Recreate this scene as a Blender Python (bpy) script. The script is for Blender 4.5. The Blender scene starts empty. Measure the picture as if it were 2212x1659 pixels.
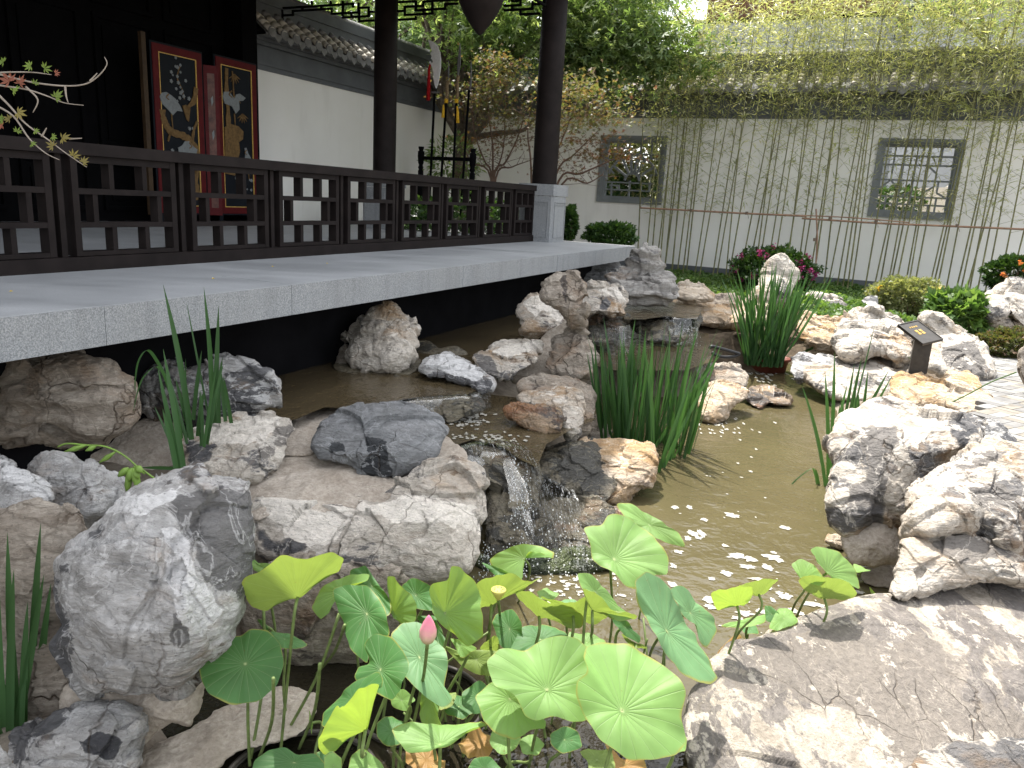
import bpy, math, random
import numpy as np
from mathutils import Matrix, Vector
S = bpy.context.scene
COL = S.collection

# ------------------------------------------------------------------ camera
FP = 1661.0
PI_, RO, AZ = math.radians(13.58), math.radians(3.14), math.radians(24.5)
CF = np.array([0, math.cos(PI_), -math.sin(PI_)]); _r = np.array([1., 0, 0]); _u = np.cross(_r, CF)
CR = math.cos(RO)*_r + math.sin(RO)*_u
CU = -math.sin(RO)*_r + math.cos(RO)*_u
CAM = np.array([0, 0, 1.9])
cam = bpy.data.cameras.new('camera'); cam_o = bpy.data.objects.new('camera', cam); COL.objects.link(cam_o)
cam.sensor_width = 36; cam.lens = FP/2212*36; cam.clip_start = .05; cam.clip_end = 600
M = Matrix(((CR[0], CU[0], -CF[0], CAM[0]), (CR[1], CU[1], -CF[1], CAM[1]), (CR[2], CU[2], -CF[2], CAM[2]), (0, 0, 0, 1)))
cam_o.matrix_world = M
S.camera = cam_o

# ------------------------------------------------------------------ light
SUN_AZ, SUN_EL = math.radians(-20), math.radians(62)
w = bpy.data.worlds.new('World'); S.world = w; w.use_nodes = True
nt = w.node_tree; nt.nodes.clear()
sky = nt.nodes.new('ShaderNodeTexSky'); sky.sky_type = 'NISHITA'; sky.sun_disc = False
sky.sun_elevation = SUN_EL; sky.sun_rotation = SUN_AZ; sky.dust_density = 2.5; sky.air_density = 1.1
bg = nt.nodes.new('ShaderNodeBackground'); bg.inputs['Strength'].default_value = .15
out = nt.nodes.new('ShaderNodeOutputWorld')
hz = nt.nodes.new('ShaderNodeHueSaturation'); hz.inputs['Saturation'].default_value = .22   # hazy white summer sky
nt.links.new(sky.outputs[0], hz.inputs['Color']); nt.links.new(hz.outputs[0], bg.inputs[0]); nt.links.new(bg.outputs[0], out.inputs[0])
sl = bpy.data.lights.new('sun', 'SUN'); sl.energy = 2.6; sl.angle = math.radians(.55); sl.color = (1, .955, .88)
so = bpy.data.objects.new('sun', sl); COL.objects.link(so)
sd = Vector((math.sin(SUN_AZ)*math.cos(SUN_EL), math.cos(SUN_AZ)*math.cos(SUN_EL), math.sin(SUN_EL)))
so.rotation_euler = sd.to_track_quat('Z', 'Y').to_euler(); so.location = sd*30
S.view_settings.view_transform = 'Standard'; S.view_settings.look = 'None'; S.view_settings.gamma = 1
S.view_settings.exposure = 1.83
S.cycles.max_bounces = 6; S.cycles.diffuse_bounces = 3; S.cycles.transparent_max_bounces = 16
S.cycles.caustics_reflective = False; S.cycles.caustics_refractive = False

# ------------------------------------------------------------------ frames: photo rays and the pavilion's own axes
U2 = np.array([math.sin(AZ), math.cos(AZ), 0]); V2 = np.array([math.cos(AZ), -math.sin(AZ), 0])
def rays(q):
    q = np.asarray(q, float)
    return CF*FP + CR*(q[..., 0:1]-1106) + CU*(829.5-q[..., 1:2])
def Pn(q, Y):
    d = rays(q); return CAM + d*(np.asarray(Y)[..., None]/d[..., 1:2])
def P(x, y, Y):
    d = rays((x, y)); return CAM + d*(Y/d[1])
def G(x, y, z):
    d = rays((x, y)); return CAM + d*((z-CAM[2])/d[2])
def WV(x, y, v):
    d = rays((x, y)); return CAM + d*(v/(d@V2))
def WU(x, y, u):
    d = rays((x, y)); return CAM + d*(u/(d@U2))
def L(u, v, z): return U2*u + V2*v + np.array([0, 0, z])
def uv(p): p = np.asarray(p); return p@U2, p@V2, p[2]
ZO = {1: (0, 0), 2: (713.2, 0), 3: (1444, 0), 4: (0, 548.6), 5: (713.2, 548.6), 6: (1444, 548.6), 7: (0, 1083), 8: (713.2, 1083), 9: (1444, 1083)}
def Z(k, s):
    a = np.array([[float(c) for c in t.split(',')] for t in s.split()])
    if k: a = a*.3472 + np.array(ZO[k])
    return a
def px(k, x, y): return Z(k, '%f,%f' % (x, y))[0]

# ------------------------------------------------------------------ noise
_rg = np.random.RandomState(7)
_PERM = _rg.permutation(512); _PERM = np.concatenate([_PERM, _PERM])
_GR = _rg.normal(size=(512, 3)); _GR /= np.linalg.norm(_GR, axis=1)[:, None]
def _h(i, j, k): return _PERM[(_PERM[(_PERM[i & 511] + j) & 511] + k) & 511]
def pn(p):
    p = np.asarray(p, float); i = np.floor(p).astype(int); f = p - i; s = f*f*f*(f*(f*6-15)+10); r = 0
    for a in (0, 1):
        wa = s[:, 0] if a else 1-s[:, 0]
        for b in (0, 1):
            wb = s[:, 1] if b else 1-s[:, 1]
            for c in (0, 1):
                wc = s[:, 2] if c else 1-s[:, 2]
                g = _GR[_h(i[:, 0]+a, i[:, 1]+b, i[:, 2]+c)]
                r = r + wa*wb*wc*((f - np.array([a, b, c]))*g).sum(1)
    return r
def fbm(p, o=5, g=.5):
    r = 0; a = 1.
    for k in range(o): r = r + a*pn(p*2**k + k*17.3); a *= g
    return r
def ridge(p, o=4, g=.5):
    r = 0; a = 1.
    for k in range(o): r = r + a*(1-np.abs(pn(p*2**k + k*11.7))*2.2); a *= g
    return r
def cells(p):
    i = np.floor(p).astype(int); f = p - i; bd = np.full(len(p), 9.); b2 = np.full(len(p), 9.); bv = np.zeros((len(p), 3)); bh = np.zeros(len(p), int)
    for a in (-1, 0, 1):
        for b in (-1, 0, 1):
            for c in (-1, 0, 1):
                h = _h(i[:, 0]+a, i[:, 1]+b, i[:, 2]+c)
                o = np.array([a, b, c]) + .5 + .48*_GR[h]; d = f - o; dd = (d*d).sum(1); m = dd < bd
                b2 = np.where(m, bd, np.minimum(b2, dd)); bd = np.where(m, dd, bd); bv[m] = d[m]; bh[m] = h[m]
    return bv, bh, np.sqrt(b2)-np.sqrt(bd)

# ------------------------------------------------------------------ object helpers
def mk(name, V, Fc, mat=None, parent=None, smooth=False, uvs=None, origin=None, vcol=None):
    V = np.asarray(V, float); me = bpy.data.meshes.new(name)
    if origin is not None: V = V - np.asarray(origin)
    if isinstance(Fc, np.ndarray) and Fc.ndim == 2:
        n, k = Fc.shape
        me.vertices.add(len(V)); me.vertices.foreach_set('co', V.astype(np.float32).ravel())
        me.loops.add(n*k); me.loops.foreach_set('vertex_index', Fc.astype(np.int32).ravel())
        me.polygons.add(n); me.polygons.foreach_set('loop_start', np.arange(0, n*k, k, dtype=np.int32))
        me.update(calc_edges=True)
    else:
        me.from_pydata([tuple(v) for v in V], [], [tuple(int(i) for i in f) for f in Fc])
    if uvs is not None:
        ul = me.uv_layers.new(name='uv'); li = np.empty(len(me.loops), dtype=np.int32); me.loops.foreach_get('vertex_index', li)
        ul.data.foreach_set('uv', np.asarray(uvs, np.float32)[li].ravel())
    if vcol is not None:
        at = me.attributes.new('tint', 'FLOAT', 'POINT'); at.data.foreach_set('value', np.asarray(vcol, np.float32))
    if smooth: me.polygons.foreach_set('use_smooth', np.ones(len(me.polygons), dtype=bool))
    if mat: me.materials.append(mat)
    o = bpy.data.objects.new(name, me); COL.objects.link(o)
    if origin is not None: o.location = origin
    if parent is not None:
        o.parent = parent
        if origin is None: o.matrix_parent_inverse = Matrix.Translation(-parent_world(parent))
    return o
def parent_world(p):
    v = Vector(p.location)
    if p.parent: v = p.matrix_parent_inverse @ v if False else v + (p.matrix_parent_inverse.translation + parent_world(p.parent))
    return v
def tag(o, label=None, cat=None, group=None, kind=None):
    if label: o['label'] = label
    if cat: o['category'] = cat
    if group: o['group'] = group
    if kind: o['kind'] = kind
    return o
def thing(name, label, cat, loc, group=None):
    o = bpy.data.objects.new(name, None); COL.objects.link(o); o.location = [float(c) for c in loc]; o.empty_display_size = .1
    return tag(o, label, cat, group)
class MB:
    def __init__(s): s.v = []; s.f = []
    def add(s, V, Fc):
        n = len(s.v); s.v += [tuple(v) for v in V]; s.f += [tuple(n+int(i) for i in f) for f in Fc]
    def hexa(s, c):  # 8 corners: bottom 4 ccw, top 4
        s.add(c, [(3, 2, 1, 0), (4, 5, 6, 7), (0, 1, 5, 4), (1, 2, 6, 5), (2, 3, 7, 6), (3, 0, 4, 7)])
    def box(s, u0, u1, v0, v1, z0, z1):
        s.hexa([L(u0, v0, z0), L(u1, v0, z0), L(u1, v1, z0), L(u0, v1, z0), L(u0, v0, z1), L(u1, v0, z1), L(u1, v1, z1), L(u0, v1, z1)])
    def tube(s, pts, rad, n=8, cap=True):
        pts = [np.asarray(p, float) for p in pts]; m = len(pts)
        rad = [rad]*m if np.isscalar(rad) else list(rad); V = []
        prev = None
        for i, p in enumerate(pts):
            t = pts[min(i+1, m-1)] - pts[max(i-1, 0)]; t = t/(np.linalg.norm(t)+1e-9)
            if prev is None: a = np.cross(t, [0, 0, 1.]) if abs(t[2]) < .95 else np.cross(t, [1., 0, 0])
            else: a = prev - t*(prev@t)
            a = a/(np.linalg.norm(a)+1e-9); b = np.cross(t, a); prev = a
            for k in range(n):
                th = 2*math.pi*k/n; V.append(p + (a*math.cos(th)+b*math.sin(th))*rad[i])
        Fc = [(i*n+k, i*n+(k+1) % n, (i+1)*n+(k+1) % n, (i+1)*n+k) for i in range(m-1) for k in range(n)]
        if cap: Fc += [tuple(range(n))[::-1], tuple((m-1)*n+k for k in range(n))]
        s.add(V, Fc)
    def lathe(s, c, prof, n=24, sx=1, sy=1):
        V = []; m = len(prof)
        for r, z in prof:
            for k in range(n):
                th = 2*math.pi*k/n; V.append((c[0]+sx*r*math.cos(th), c[1]+sy*r*math.sin(th), c[2]+z))
        Fc = [(i*n+k, i*n+(k+1) % n, (i+1)*n+(k+1) % n, (i+1)*n+k) for i in range(m-1) for k in range(n)]
        Fc += [tuple(range(n))[::-1], tuple((m-1)*n+k for k in range(n))]
        s.add(V, Fc)
    def prism(s, pts, off):  # closed outline of 3D points, extruded by vector off
        n = len(pts); off = np.asarray(off); pts = [np.asarray(p, float) for p in pts]
        s.add(pts + [p+off for p in pts], [tuple(range(n))[::-1], tuple(range(n, 2*n))] + [(i, (i+1) % n, n+(i+1) % n, n+i) for i in range(n)])
    def obj(s, name, mat, parent=None, smooth=False, origin=None):
        return mk(name, s.v, s.f, mat, parent, smooth, origin=origin)
def smooth_path(pts, n=6):
    pts = [np.asarray(p, float) for p in pts]; o = []
    for i in range(len(pts)-1):
        p0, p1, p2, p3 = pts[max(i-1, 0)], pts[i], pts[i+1], pts[min(i+2, len(pts)-1)]
        for k in range(n):
            t = k/n; o.append(.5*((2*p1)+(-p0+p2)*t+(2*p0-5*p1+4*p2-p3)*t*t+(-p0+3*p1-3*p2+p3)*t**3))
    return o + [pts[-1]]

# ------------------------------------------------------------------ material helpers
class N:
    def __init__(s, name):
        s.m = bpy.data.materials.new(name); s.m.use_nodes = True; s.t = s.m.node_tree; s.t.nodes.clear()
        s.out = s.n('ShaderNodeOutputMaterial'); s.pos = None
    def n(s, ty, **k):
        x = s.t.nodes.new(ty)
        for a, b in k.items(): setattr(x, a, b)
        return x
    def l(s, a, b): s.t.links.new(a, b)
    def set(s, inp, v):
        if isinstance(v, (int, float)): inp.default_value = v
        elif isinstance(v, tuple): inp.default_value = v if len(v) != 3 or inp.type == 'VECTOR' else (*v, 1)
        else: s.l(v, inp)
    def P(s):
        if s.pos is None: s.pos = s.n('ShaderNodeNewGeometry').outputs['Position']
        return s.pos
    def vm(s, op, a, b):
        x = s.n('ShaderNodeVectorMath', operation=op); s.set(x.inputs[0], a); s.set(x.inputs[1], b); return x.outputs[0]
    def noise(s, sc, det=5, v=None, rough=.55, dist=0, col=False):
        x = s.n('ShaderNodeTexNoise'); x.inputs['Scale'].default_value = sc; x.inputs['Detail'].default_value = det
        x.inputs['Roughness'].default_value = rough; x.inputs['Distortion'].default_value = dist
        s.l(v if v is not None else s.P(), x.inputs['Vector']); return x.outputs['Color' if col else 'Fac']
    def vor(s, sc, v=None, feat='F1', out='Distance'):
        x = s.n('ShaderNodeTexVoronoi', feature=feat); x.inputs['Scale'].default_value = sc
        s.l(v if v is not None else s.P(), x.inputs['Vector']); return x.outputs[out]
    def ramp(s, f, *st):
        x = s.n('ShaderNodeValToRGB'); s.l(f, x.inputs[0]); e = x.color_ramp.elements
        while len(e) < len(st): e.new(.5)
        for i, (p, c) in enumerate(st): e[i].position = p; e[i].color = (c, c, c, 1) if isinstance(c, (int, float)) else (*c, 1)
        return x.outputs[0]
    def mix(s, f, a, b, mode='MIX'):
        x = s.n('ShaderNodeMix', data_type='RGBA', blend_type=mode); s.set(x.inputs[0], f); s.set(x.inputs[6], a); s.set(x.inputs[7], b); return x.outputs[2]
    def ma(s, op, a, b=0.):
        x = s.n('ShaderNodeMath', operation=op); s.set(x.inputs[0], a); s.set(x.inputs[1], b); return x.outputs[0]
    def bump(s, h, st=.5, d=.02, nrm=None):
        x = s.n('ShaderNodeBump'); x.inputs['Strength'].default_value = st; x.inputs['Distance'].default_value = d; s.l(h, x.inputs['Height'])
        if nrm is not None: s.l(nrm, x.inputs['Normal'])
        return x.outputs[0]
    def bsdf(s, col, rough=.8, nrm=None, spec=.3, metal=0, **k):
        x = s.n('ShaderNodeBsdfPrincipled'); s.set(x.inputs['Base Color'], col); s.set(x.inputs['Roughness'], rough)
        x.inputs['Specular IOR Level'].default_value = spec; x.inputs['Metallic'].default_value = metal
        for a, b in k.items(): s.set(x.inputs[a], b)
        if nrm is not None: s.l(nrm, x.inputs['Normal'])
        return x.outputs[0]
    def end(s, sh): s.l(sh, s.out.inputs['Surface']); return s.m

def m_rock(name, light, mid, dark, stain=(.33, .2, .09), dk=.5, st=.62, wet=0, lay=(1, 1, 1), vein=.5, crack=1.):
    n = N(name); p = n.P(); pl = n.vm('MULTIPLY', p, lay) if lay != (1, 1, 1) else p
    mp = n.n('ShaderNodeMapping'); mp.inputs['Rotation'].default_value = (.7, .35, .4); mp.inputs['Scale'].default_value = (.8, 1.3, 3.0); n.l(pl, mp.inputs[0]); st_v = mp.outputs[0]
    wob = n.vm('ADD', pl, n.vm('MULTIPLY', n.noise(2.2, 4, col=True), (.22, .22, .22)))
    a = n.noise(2.1, 7, wob, .62, .35); b = n.noise(7, 8, st_v, .66, .4); c = n.noise(1.5, 6, n.vm('ADD', wob, (7.3, 2.1, 5.5)), .6, .6)
    col = n.mix(n.ramp(b, (.36, 0), (.62, 1)), mid, light)
    col = n.mix(n.ramp(n.noise(4.6, 6, n.vm('ADD', wob, (3, 9, 1)), .65, .4), (.42, 0), (.62, .55)), col, tuple(x*.8+.12*y for x, y in zip(light, stain)))
    ab = n.ma('ADD', n.ma('MULTIPLY', a, .72), n.ma('MULTIPLY', b, .28))
    dm = n.ramp(ab, (dk, 0), (dk+.022, .9), (dk+.2, 1))
    dcol = n.mix(n.ramp(b, (.4, 0), (.68, 1)), dark, tuple(x*1.3+y*.15 for x, y in zip(dark, mid)))
    col = n.mix(dm, col, dcol)
    sm = n.ramp(n.ma('ADD', n.ma('MULTIPLY', c, .7), n.ma('MULTIPLY', b, .3)), (st-.06, 0), (st+.06, .8)); col = n.mix(sm, col, stain)
    ta = n.n('ShaderNodeAttribute', attribute_name='tint').outputs['Fac']; tj = n.ma('MULTIPLY', n.ma('SUBTRACT', b, .5), 1.1)
    td = n.ma('ADD', ta, tj); col = n.mix(n.ramp(n.ma('MULTIPLY', td, n.ramp(ta, (.02, 0), (.1, 1))), (.30, 0), (.42, .85), (.9, 1)), col, n.mix(n.ramp(ta, (.4, 0), (1, 1)), tuple(x*.5+y*.5 for x, y in zip(dark, mid)), dcol))
    tm = n.ma('MULTIPLY', ta, -1.); tw_ = n.ma('MULTIPLY', n.ma('ADD', tm, tj), n.ramp(tm, (.02, 0), (.1, 1))); col = n.mix(n.ramp(tw_, (.30, 0), (.45, .9)), col, tuple(min(.85, x*1.22+.03) for x in light))
    ve = n.ramp(n.ma('ABSOLUTE', n.ma('SUBTRACT', n.noise(2.6, 5, n.vm('ADD', wob, (1.7, 4, 8)), .55, 1.2), .5)), (.0, 1), (.012, 0)); col = n.mix(n.ma('MULTIPLY', ve, vein), col, tuple(min(1, x*1.25) for x in light))
    spk = n.ramp(n.noise(60, 3, p, .7), (.33, 1), (.40, 0)); col = n.mix(n.ma('MULTIPLY', spk, .55), col, tuple(x*.55 for x in mid))
    spw = n.ramp(n.ma('ADD', n.ma('MULTIPLY', n.noise(9, 7, n.vm('ADD', st_v, (5, 5, 5)), .72, .5), .45), n.ma('MULTIPLY', n.noise(2.4, 5, n.vm('ADD', wob, (9, 1, 5)), .7), .5)), (.525, 0), (.55, .8)); col = n.mix(spw, col, tuple(min(.85, x*1.12) for x in light))
    fine = n.ramp(n.noise(34, 6, st_v, .75), (.3, .72), (.7, 1.1)); col = n.mix(1, col, fine, 'MULTIPLY')
    ck = n.ramp(n.vor(2.6, n.vm('ADD', wob, n.vm('MULTIPLY', n.noise(7, 3, col=True), (.12, .12, .12))), 'DISTANCE_TO_EDGE'), (0, 1), (.016, 0))
    cm = n.ma('MULTIPLY', ck, n.ramp(n.noise(1.7, 2, n.vm('ADD', p, (2, 8, 3))), (.45, 0), (.6, crack)))
    col = n.mix(n.ma('MULTIPLY', cm, .45), col, tuple(x*.3 for x in stain))
    h = n.ma('ADD', n.ma('MULTIPLY', n.noise(15, 9, st_v, .72, .5), 1.2), n.ma('MULTIPLY', b, 1.4))
    h = n.ma('SUBTRACT', h, n.ma('MULTIPLY', cm, .6))
    nb = n.bump(h, .9, .024)
    if wet:
        col = n.mix(1, col, (wet, wet*.97, wet*.9), 'MULTIPLY'); return n.end(n.bsdf(col, .22, nb, .6))
    # damp tide mark just above each water level is part of the stone's own colour
    return n.end(n.bsdf(col, .82, nb, .25))
def m_foliage(name, cols, tr=.35, rough=.5, spec=.35):
    n = N(name); r = n.n('ShaderNodeNewGeometry'); st = [(i/(len(cols)-1), c) for i, c in enumerate(cols)]
    col = n.ramp(r.outputs['Random Per Island'], *st)
    oi = n.n('ShaderNodeObjectInfo'); hs = n.n('ShaderNodeHueSaturation'); n.l(col, hs.inputs['Color'])
    n.l(n.ma('ADD', n.ma('MULTIPLY', oi.outputs['Random'], .35), .82), hs.inputs['Value']); col = hs.outputs[0]
    a = n.bsdf(col, rough, None, spec); t = n.n('ShaderNodeBsdfTranslucent')
    n.l(n.mix(1, col, (1.5, 1.5, .7), 'MULTIPLY'), t.inputs[0]); x = n.n('ShaderNodeMixShader'); x.inputs[0].default_value = tr
    n.l(a, x.inputs[1]); n.l(t.outputs[0], x.inputs[2]); return n.end(x.outputs[0])
def m_plain(name, col, rough=.6, spec=.3, nscale=12, var=.25, bump=.15, bs=60, metal=0, d=.004):
    n = N(name); f = n.noise(nscale, 5); c = n.mix(n.ramp(f, (.3, 0), (.7, 1)), tuple(x*(1-var) for x in col), tuple(min(1, x*(1+var)) for x in col))
    return n.end(n.bsdf(c, rough, n.bump(n.noise(bs, 5), bump, d), spec, metal))

ROCK = {
 'pale': m_rock('pale_limestone', (.66, .61, .54), (.40, .35, .29), (.085, .085, .09), dk=.54, st=.57),
 'warm': m_rock('warm_limestone', (.64, .56, .46), (.44, .34, .24), (.16, .13, .11), (.42, .25, .10), dk=.58, st=.52),
 'grey': m_rock('grey_limestone', (.60, .59, .58), (.27, .26, .245), (.065, .065, .07), (.26, .165, .08), dk=.52, st=.60),
 'blue': m_rock('blue_grey_stone', (.30, .305, .31), (.145, .15, .153), (.035, .037, .04), (.2, .15, .1), dk=.6, st=.70, vein=.9),
 'brown': m_rock('brown_stone', (.42, .37, .31), (.22, .18, .14), (.08, .07, .065), (.24, .14, .07), dk=.6, st=.58, crack=1.6),
 'strat': m_rock('layered_stone', (.50, .48, .45), (.28, .26, .24), (.1, .1, .1), (.3, .2, .12), dk=.58, st=.6, lay=(1, 1, 3.2)),
 'slab': m_rock('speckled_slab_stone', (.56, .50, .42), (.33, .285, .23), (.15, .135, .125), (.36, .26, .17), dk=.47, st=.66, lay=(2.6, 1.1, 1), vein=.25),
 'wet': m_rock('wet_stone', (.30, .27, .2), (.17, .15, .11), (.05, .05, .045), (.28, .14, .06), dk=.5, st=.6, wet=.62),
 'moss': m_rock('mossy_wet_stone', (.10, .13, .04), (.05, .07, .02), (.02, .03, .012), (.05, .06, .02), dk=.5, st=.55, wet=.8),
 'rust': m_rock('wet_rust_stone', (.40, .3, .2), (.22, .15, .1), (.045, .04, .04), (.36, .15, .05), dk=.47, st=.54, wet=.8),
}
def _mortar():
    n = N('sandy_mortar'); a = n.noise(5, 8, rough=.65); b = n.noise(45, 6, rough=.7)
    col = n.mix(n.ramp(a, (.35, 0), (.65, 1)), (.38, .325, .265), (.54, .48, .41)); col = n.mix(n.ramp(b, (.4, .5), (.6, 0)), col, (.24, .2, .16))
    return n.end(n.bsdf(col, .9, n.bump(n.ma('ADD', n.ma('MULTIPLY', a, 2.5), b), .6, .02), .2))
ROCK['mortar'] = _mortar()
def _granite():
    n = N('grey_granite'); v = n.noise(130, 2, rough=.8); b = n.noise(2.5, 5)
    col = n.ramp(v, (.34, (.16, .17, .18)), (.47, (.25, .265, .28)), (.56, (.33, .345, .36)), (.66, (.42, .42, .42)))
    col = n.mix(n.ramp(b, (.35, .3), (.65, 0)), col, (.27, .27, .26)); dr = n.noise(7, 5, n.vm('MULTIPLY', n.P(), (1, 1, .12)), .65); col = n.mix(1, col, n.ramp(dr, (.34, .86), (.5, 1.0), (.7, 1.04)), 'MULTIPLY'); return n.end(n.bsdf(col, .65, n.bump(v, .3, .003), .35))
GRANITE = _granite()
def _deck():
    n = N('worn_deck_granite'); v = n.noise(150, 2, rough=.8); b = n.noise(1.6, 6, n.vm('MULTIPLY', n.P(), (.6, 1.4, 1)), .6, .5)
    col = n.mix(n.ramp(b, (.35, 0), (.65, 1)), (.30, .31, .32), (.42, .43, .44)); col = n.mix(n.ramp(v, (.35, .5), (.5, 0)), col, (.26, .265, .27))
    return n.end(n.bsdf(col, n.ramp(b, (.3, .45), (.7, .7)), n.bump(v, .15, .002), .4))
DECK = _deck()
DARKWOOD = m_plain('dark_brown_lacquered_wood', (.014, .0105, .010), .6, .12, 6, .3, .1, 40)
BLACKWOOD = m_plain('near_black_carved_wood', (.0025, .0025, .003), .8, .06, 6, .3, .1, 40)
REDLAC = m_plain('red_lacquer', (.085, .007, .009), .5, .15, 8, .2, .05, 40)
WHITEPL = None
def _plaster():
    n = N('white_plaster'); a = n.noise(.8, 5); b = n.noise(3, 6, n.vm('MULTIPLY', n.P(), (1, 1, .25)))
    col = n.mix(n.ramp(a, (.3, 0), (.7, 1)), (.85, .835, .79), (.91, .90, .865)); col = n.mix(n.ramp(b, (.55, 0), (.75, .25)), col, (.55, .53, .48))
    return n.end(n.bsdf(col, .85, n.bump(n.noise(120, 4), .12, .003), .2))
PLASTER = _plaster()
BAND = m_plain('dark_grey_band_paint', (.125, .135, .145), .8, .2, 3, .15, .1, 60)
TILE = m_plain('grey_clay_tile', (.19, .19, .19), .75, .3, 7, .35, .3, 50)
TILE_PALE = m_plain('lit_top_tile', (.5, .47, .41), .8, .2, 9, .25, .3, 50)  # sunlit tile tops painted in as a paler clay tone
FRAME = m_plain('grey_window_frame_stone', (.20, .215, .22), .75, .3, 5, .15, .15, 70)
SOIL = m_plain('dark_garden_soil', (.11, .085, .06), .95, .1, 6, .4, .8, 25, d=.03)
UNDER = m_plain('black_foundation_wall', (.006, .006, .007), .9, .05, 3, .3, .2, 30)  # one near-black tone over the whole wall
BARK = m_plain('grey_brown_bark', (.14, .115, .09), .9, .15, 14, .45, .9, 40, d=.02)
TWIG = m_plain('reddish_brown_twig', (.15, .095, .07), .8, .2, 14, .3, .3, 40)
STEEL = m_plain('whitish_blade_metal', (.82, .84, .85), .4, .5, 30, .08, .1, 40)
DARKSTEEL = m_plain('dull_grey_steel', (.22, .22, .23), .45, .5, 30, .2, .1, 40, metal=.5)
GOLD = m_plain('yellow_gold_paint', (.62, .4, .10), .5, .4, 40, .25, .1, 60)
def _water(name, deep, rip=1., rough=.04, fl=(1, 1, 1), near=False):
    n = N(name); a = n.noise(1.2, 4, rough=.5); w1 = n.noise(7, 3, n.vm('MULTIPLY', n.P(), fl), .5, .4); w2 = n.noise(26, 3, n.vm('MULTIPLY', n.P(), fl), .5)
    col = n.mix(n.ramp(a, (.35, 0), (.65, 1)), deep, tuple(x*1.25 for x in deep))
    if near:   # pavilion shade and reflection painted dark into the near water, silty farther out
        s = n.n('ShaderNodeSeparateXYZ'); n.l(n.P(), s.inputs[0]); k = n.ma('ADD', n.ma('MULTIPLY', s.outputs[1], .25), n.ma('MULTIPLY', n.noise(1.6, 5, rough=.6), .3)); k = n.ma('ADD', k, n.ma('MULTIPLY', s.outputs[0], .16)); col = n.mix(n.ramp(k, (.80, 1), (1.02, 0)), col, (.020, .017, .011))
    h = n.ma('ADD', w1, n.ma('MULTIPLY', w2, .3)); x = n.bsdf(col, rough, n.bump(h, .28*rip, .035), .5, IOR=1.33)
    return n.end(x)
WATER = _water('murky_olive_pond_water', (.078, .065, .033), 1.0, near=True)
WATER2 = _water('shallow_brown_flowing_water', (.062, .047, .026), 1.5, .06, (1.3, .7, 1))
FOAM = m_plain('white_water_foam', (.36, .345, .30), .6, .4, 30, .1, .2, 60)
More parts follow.
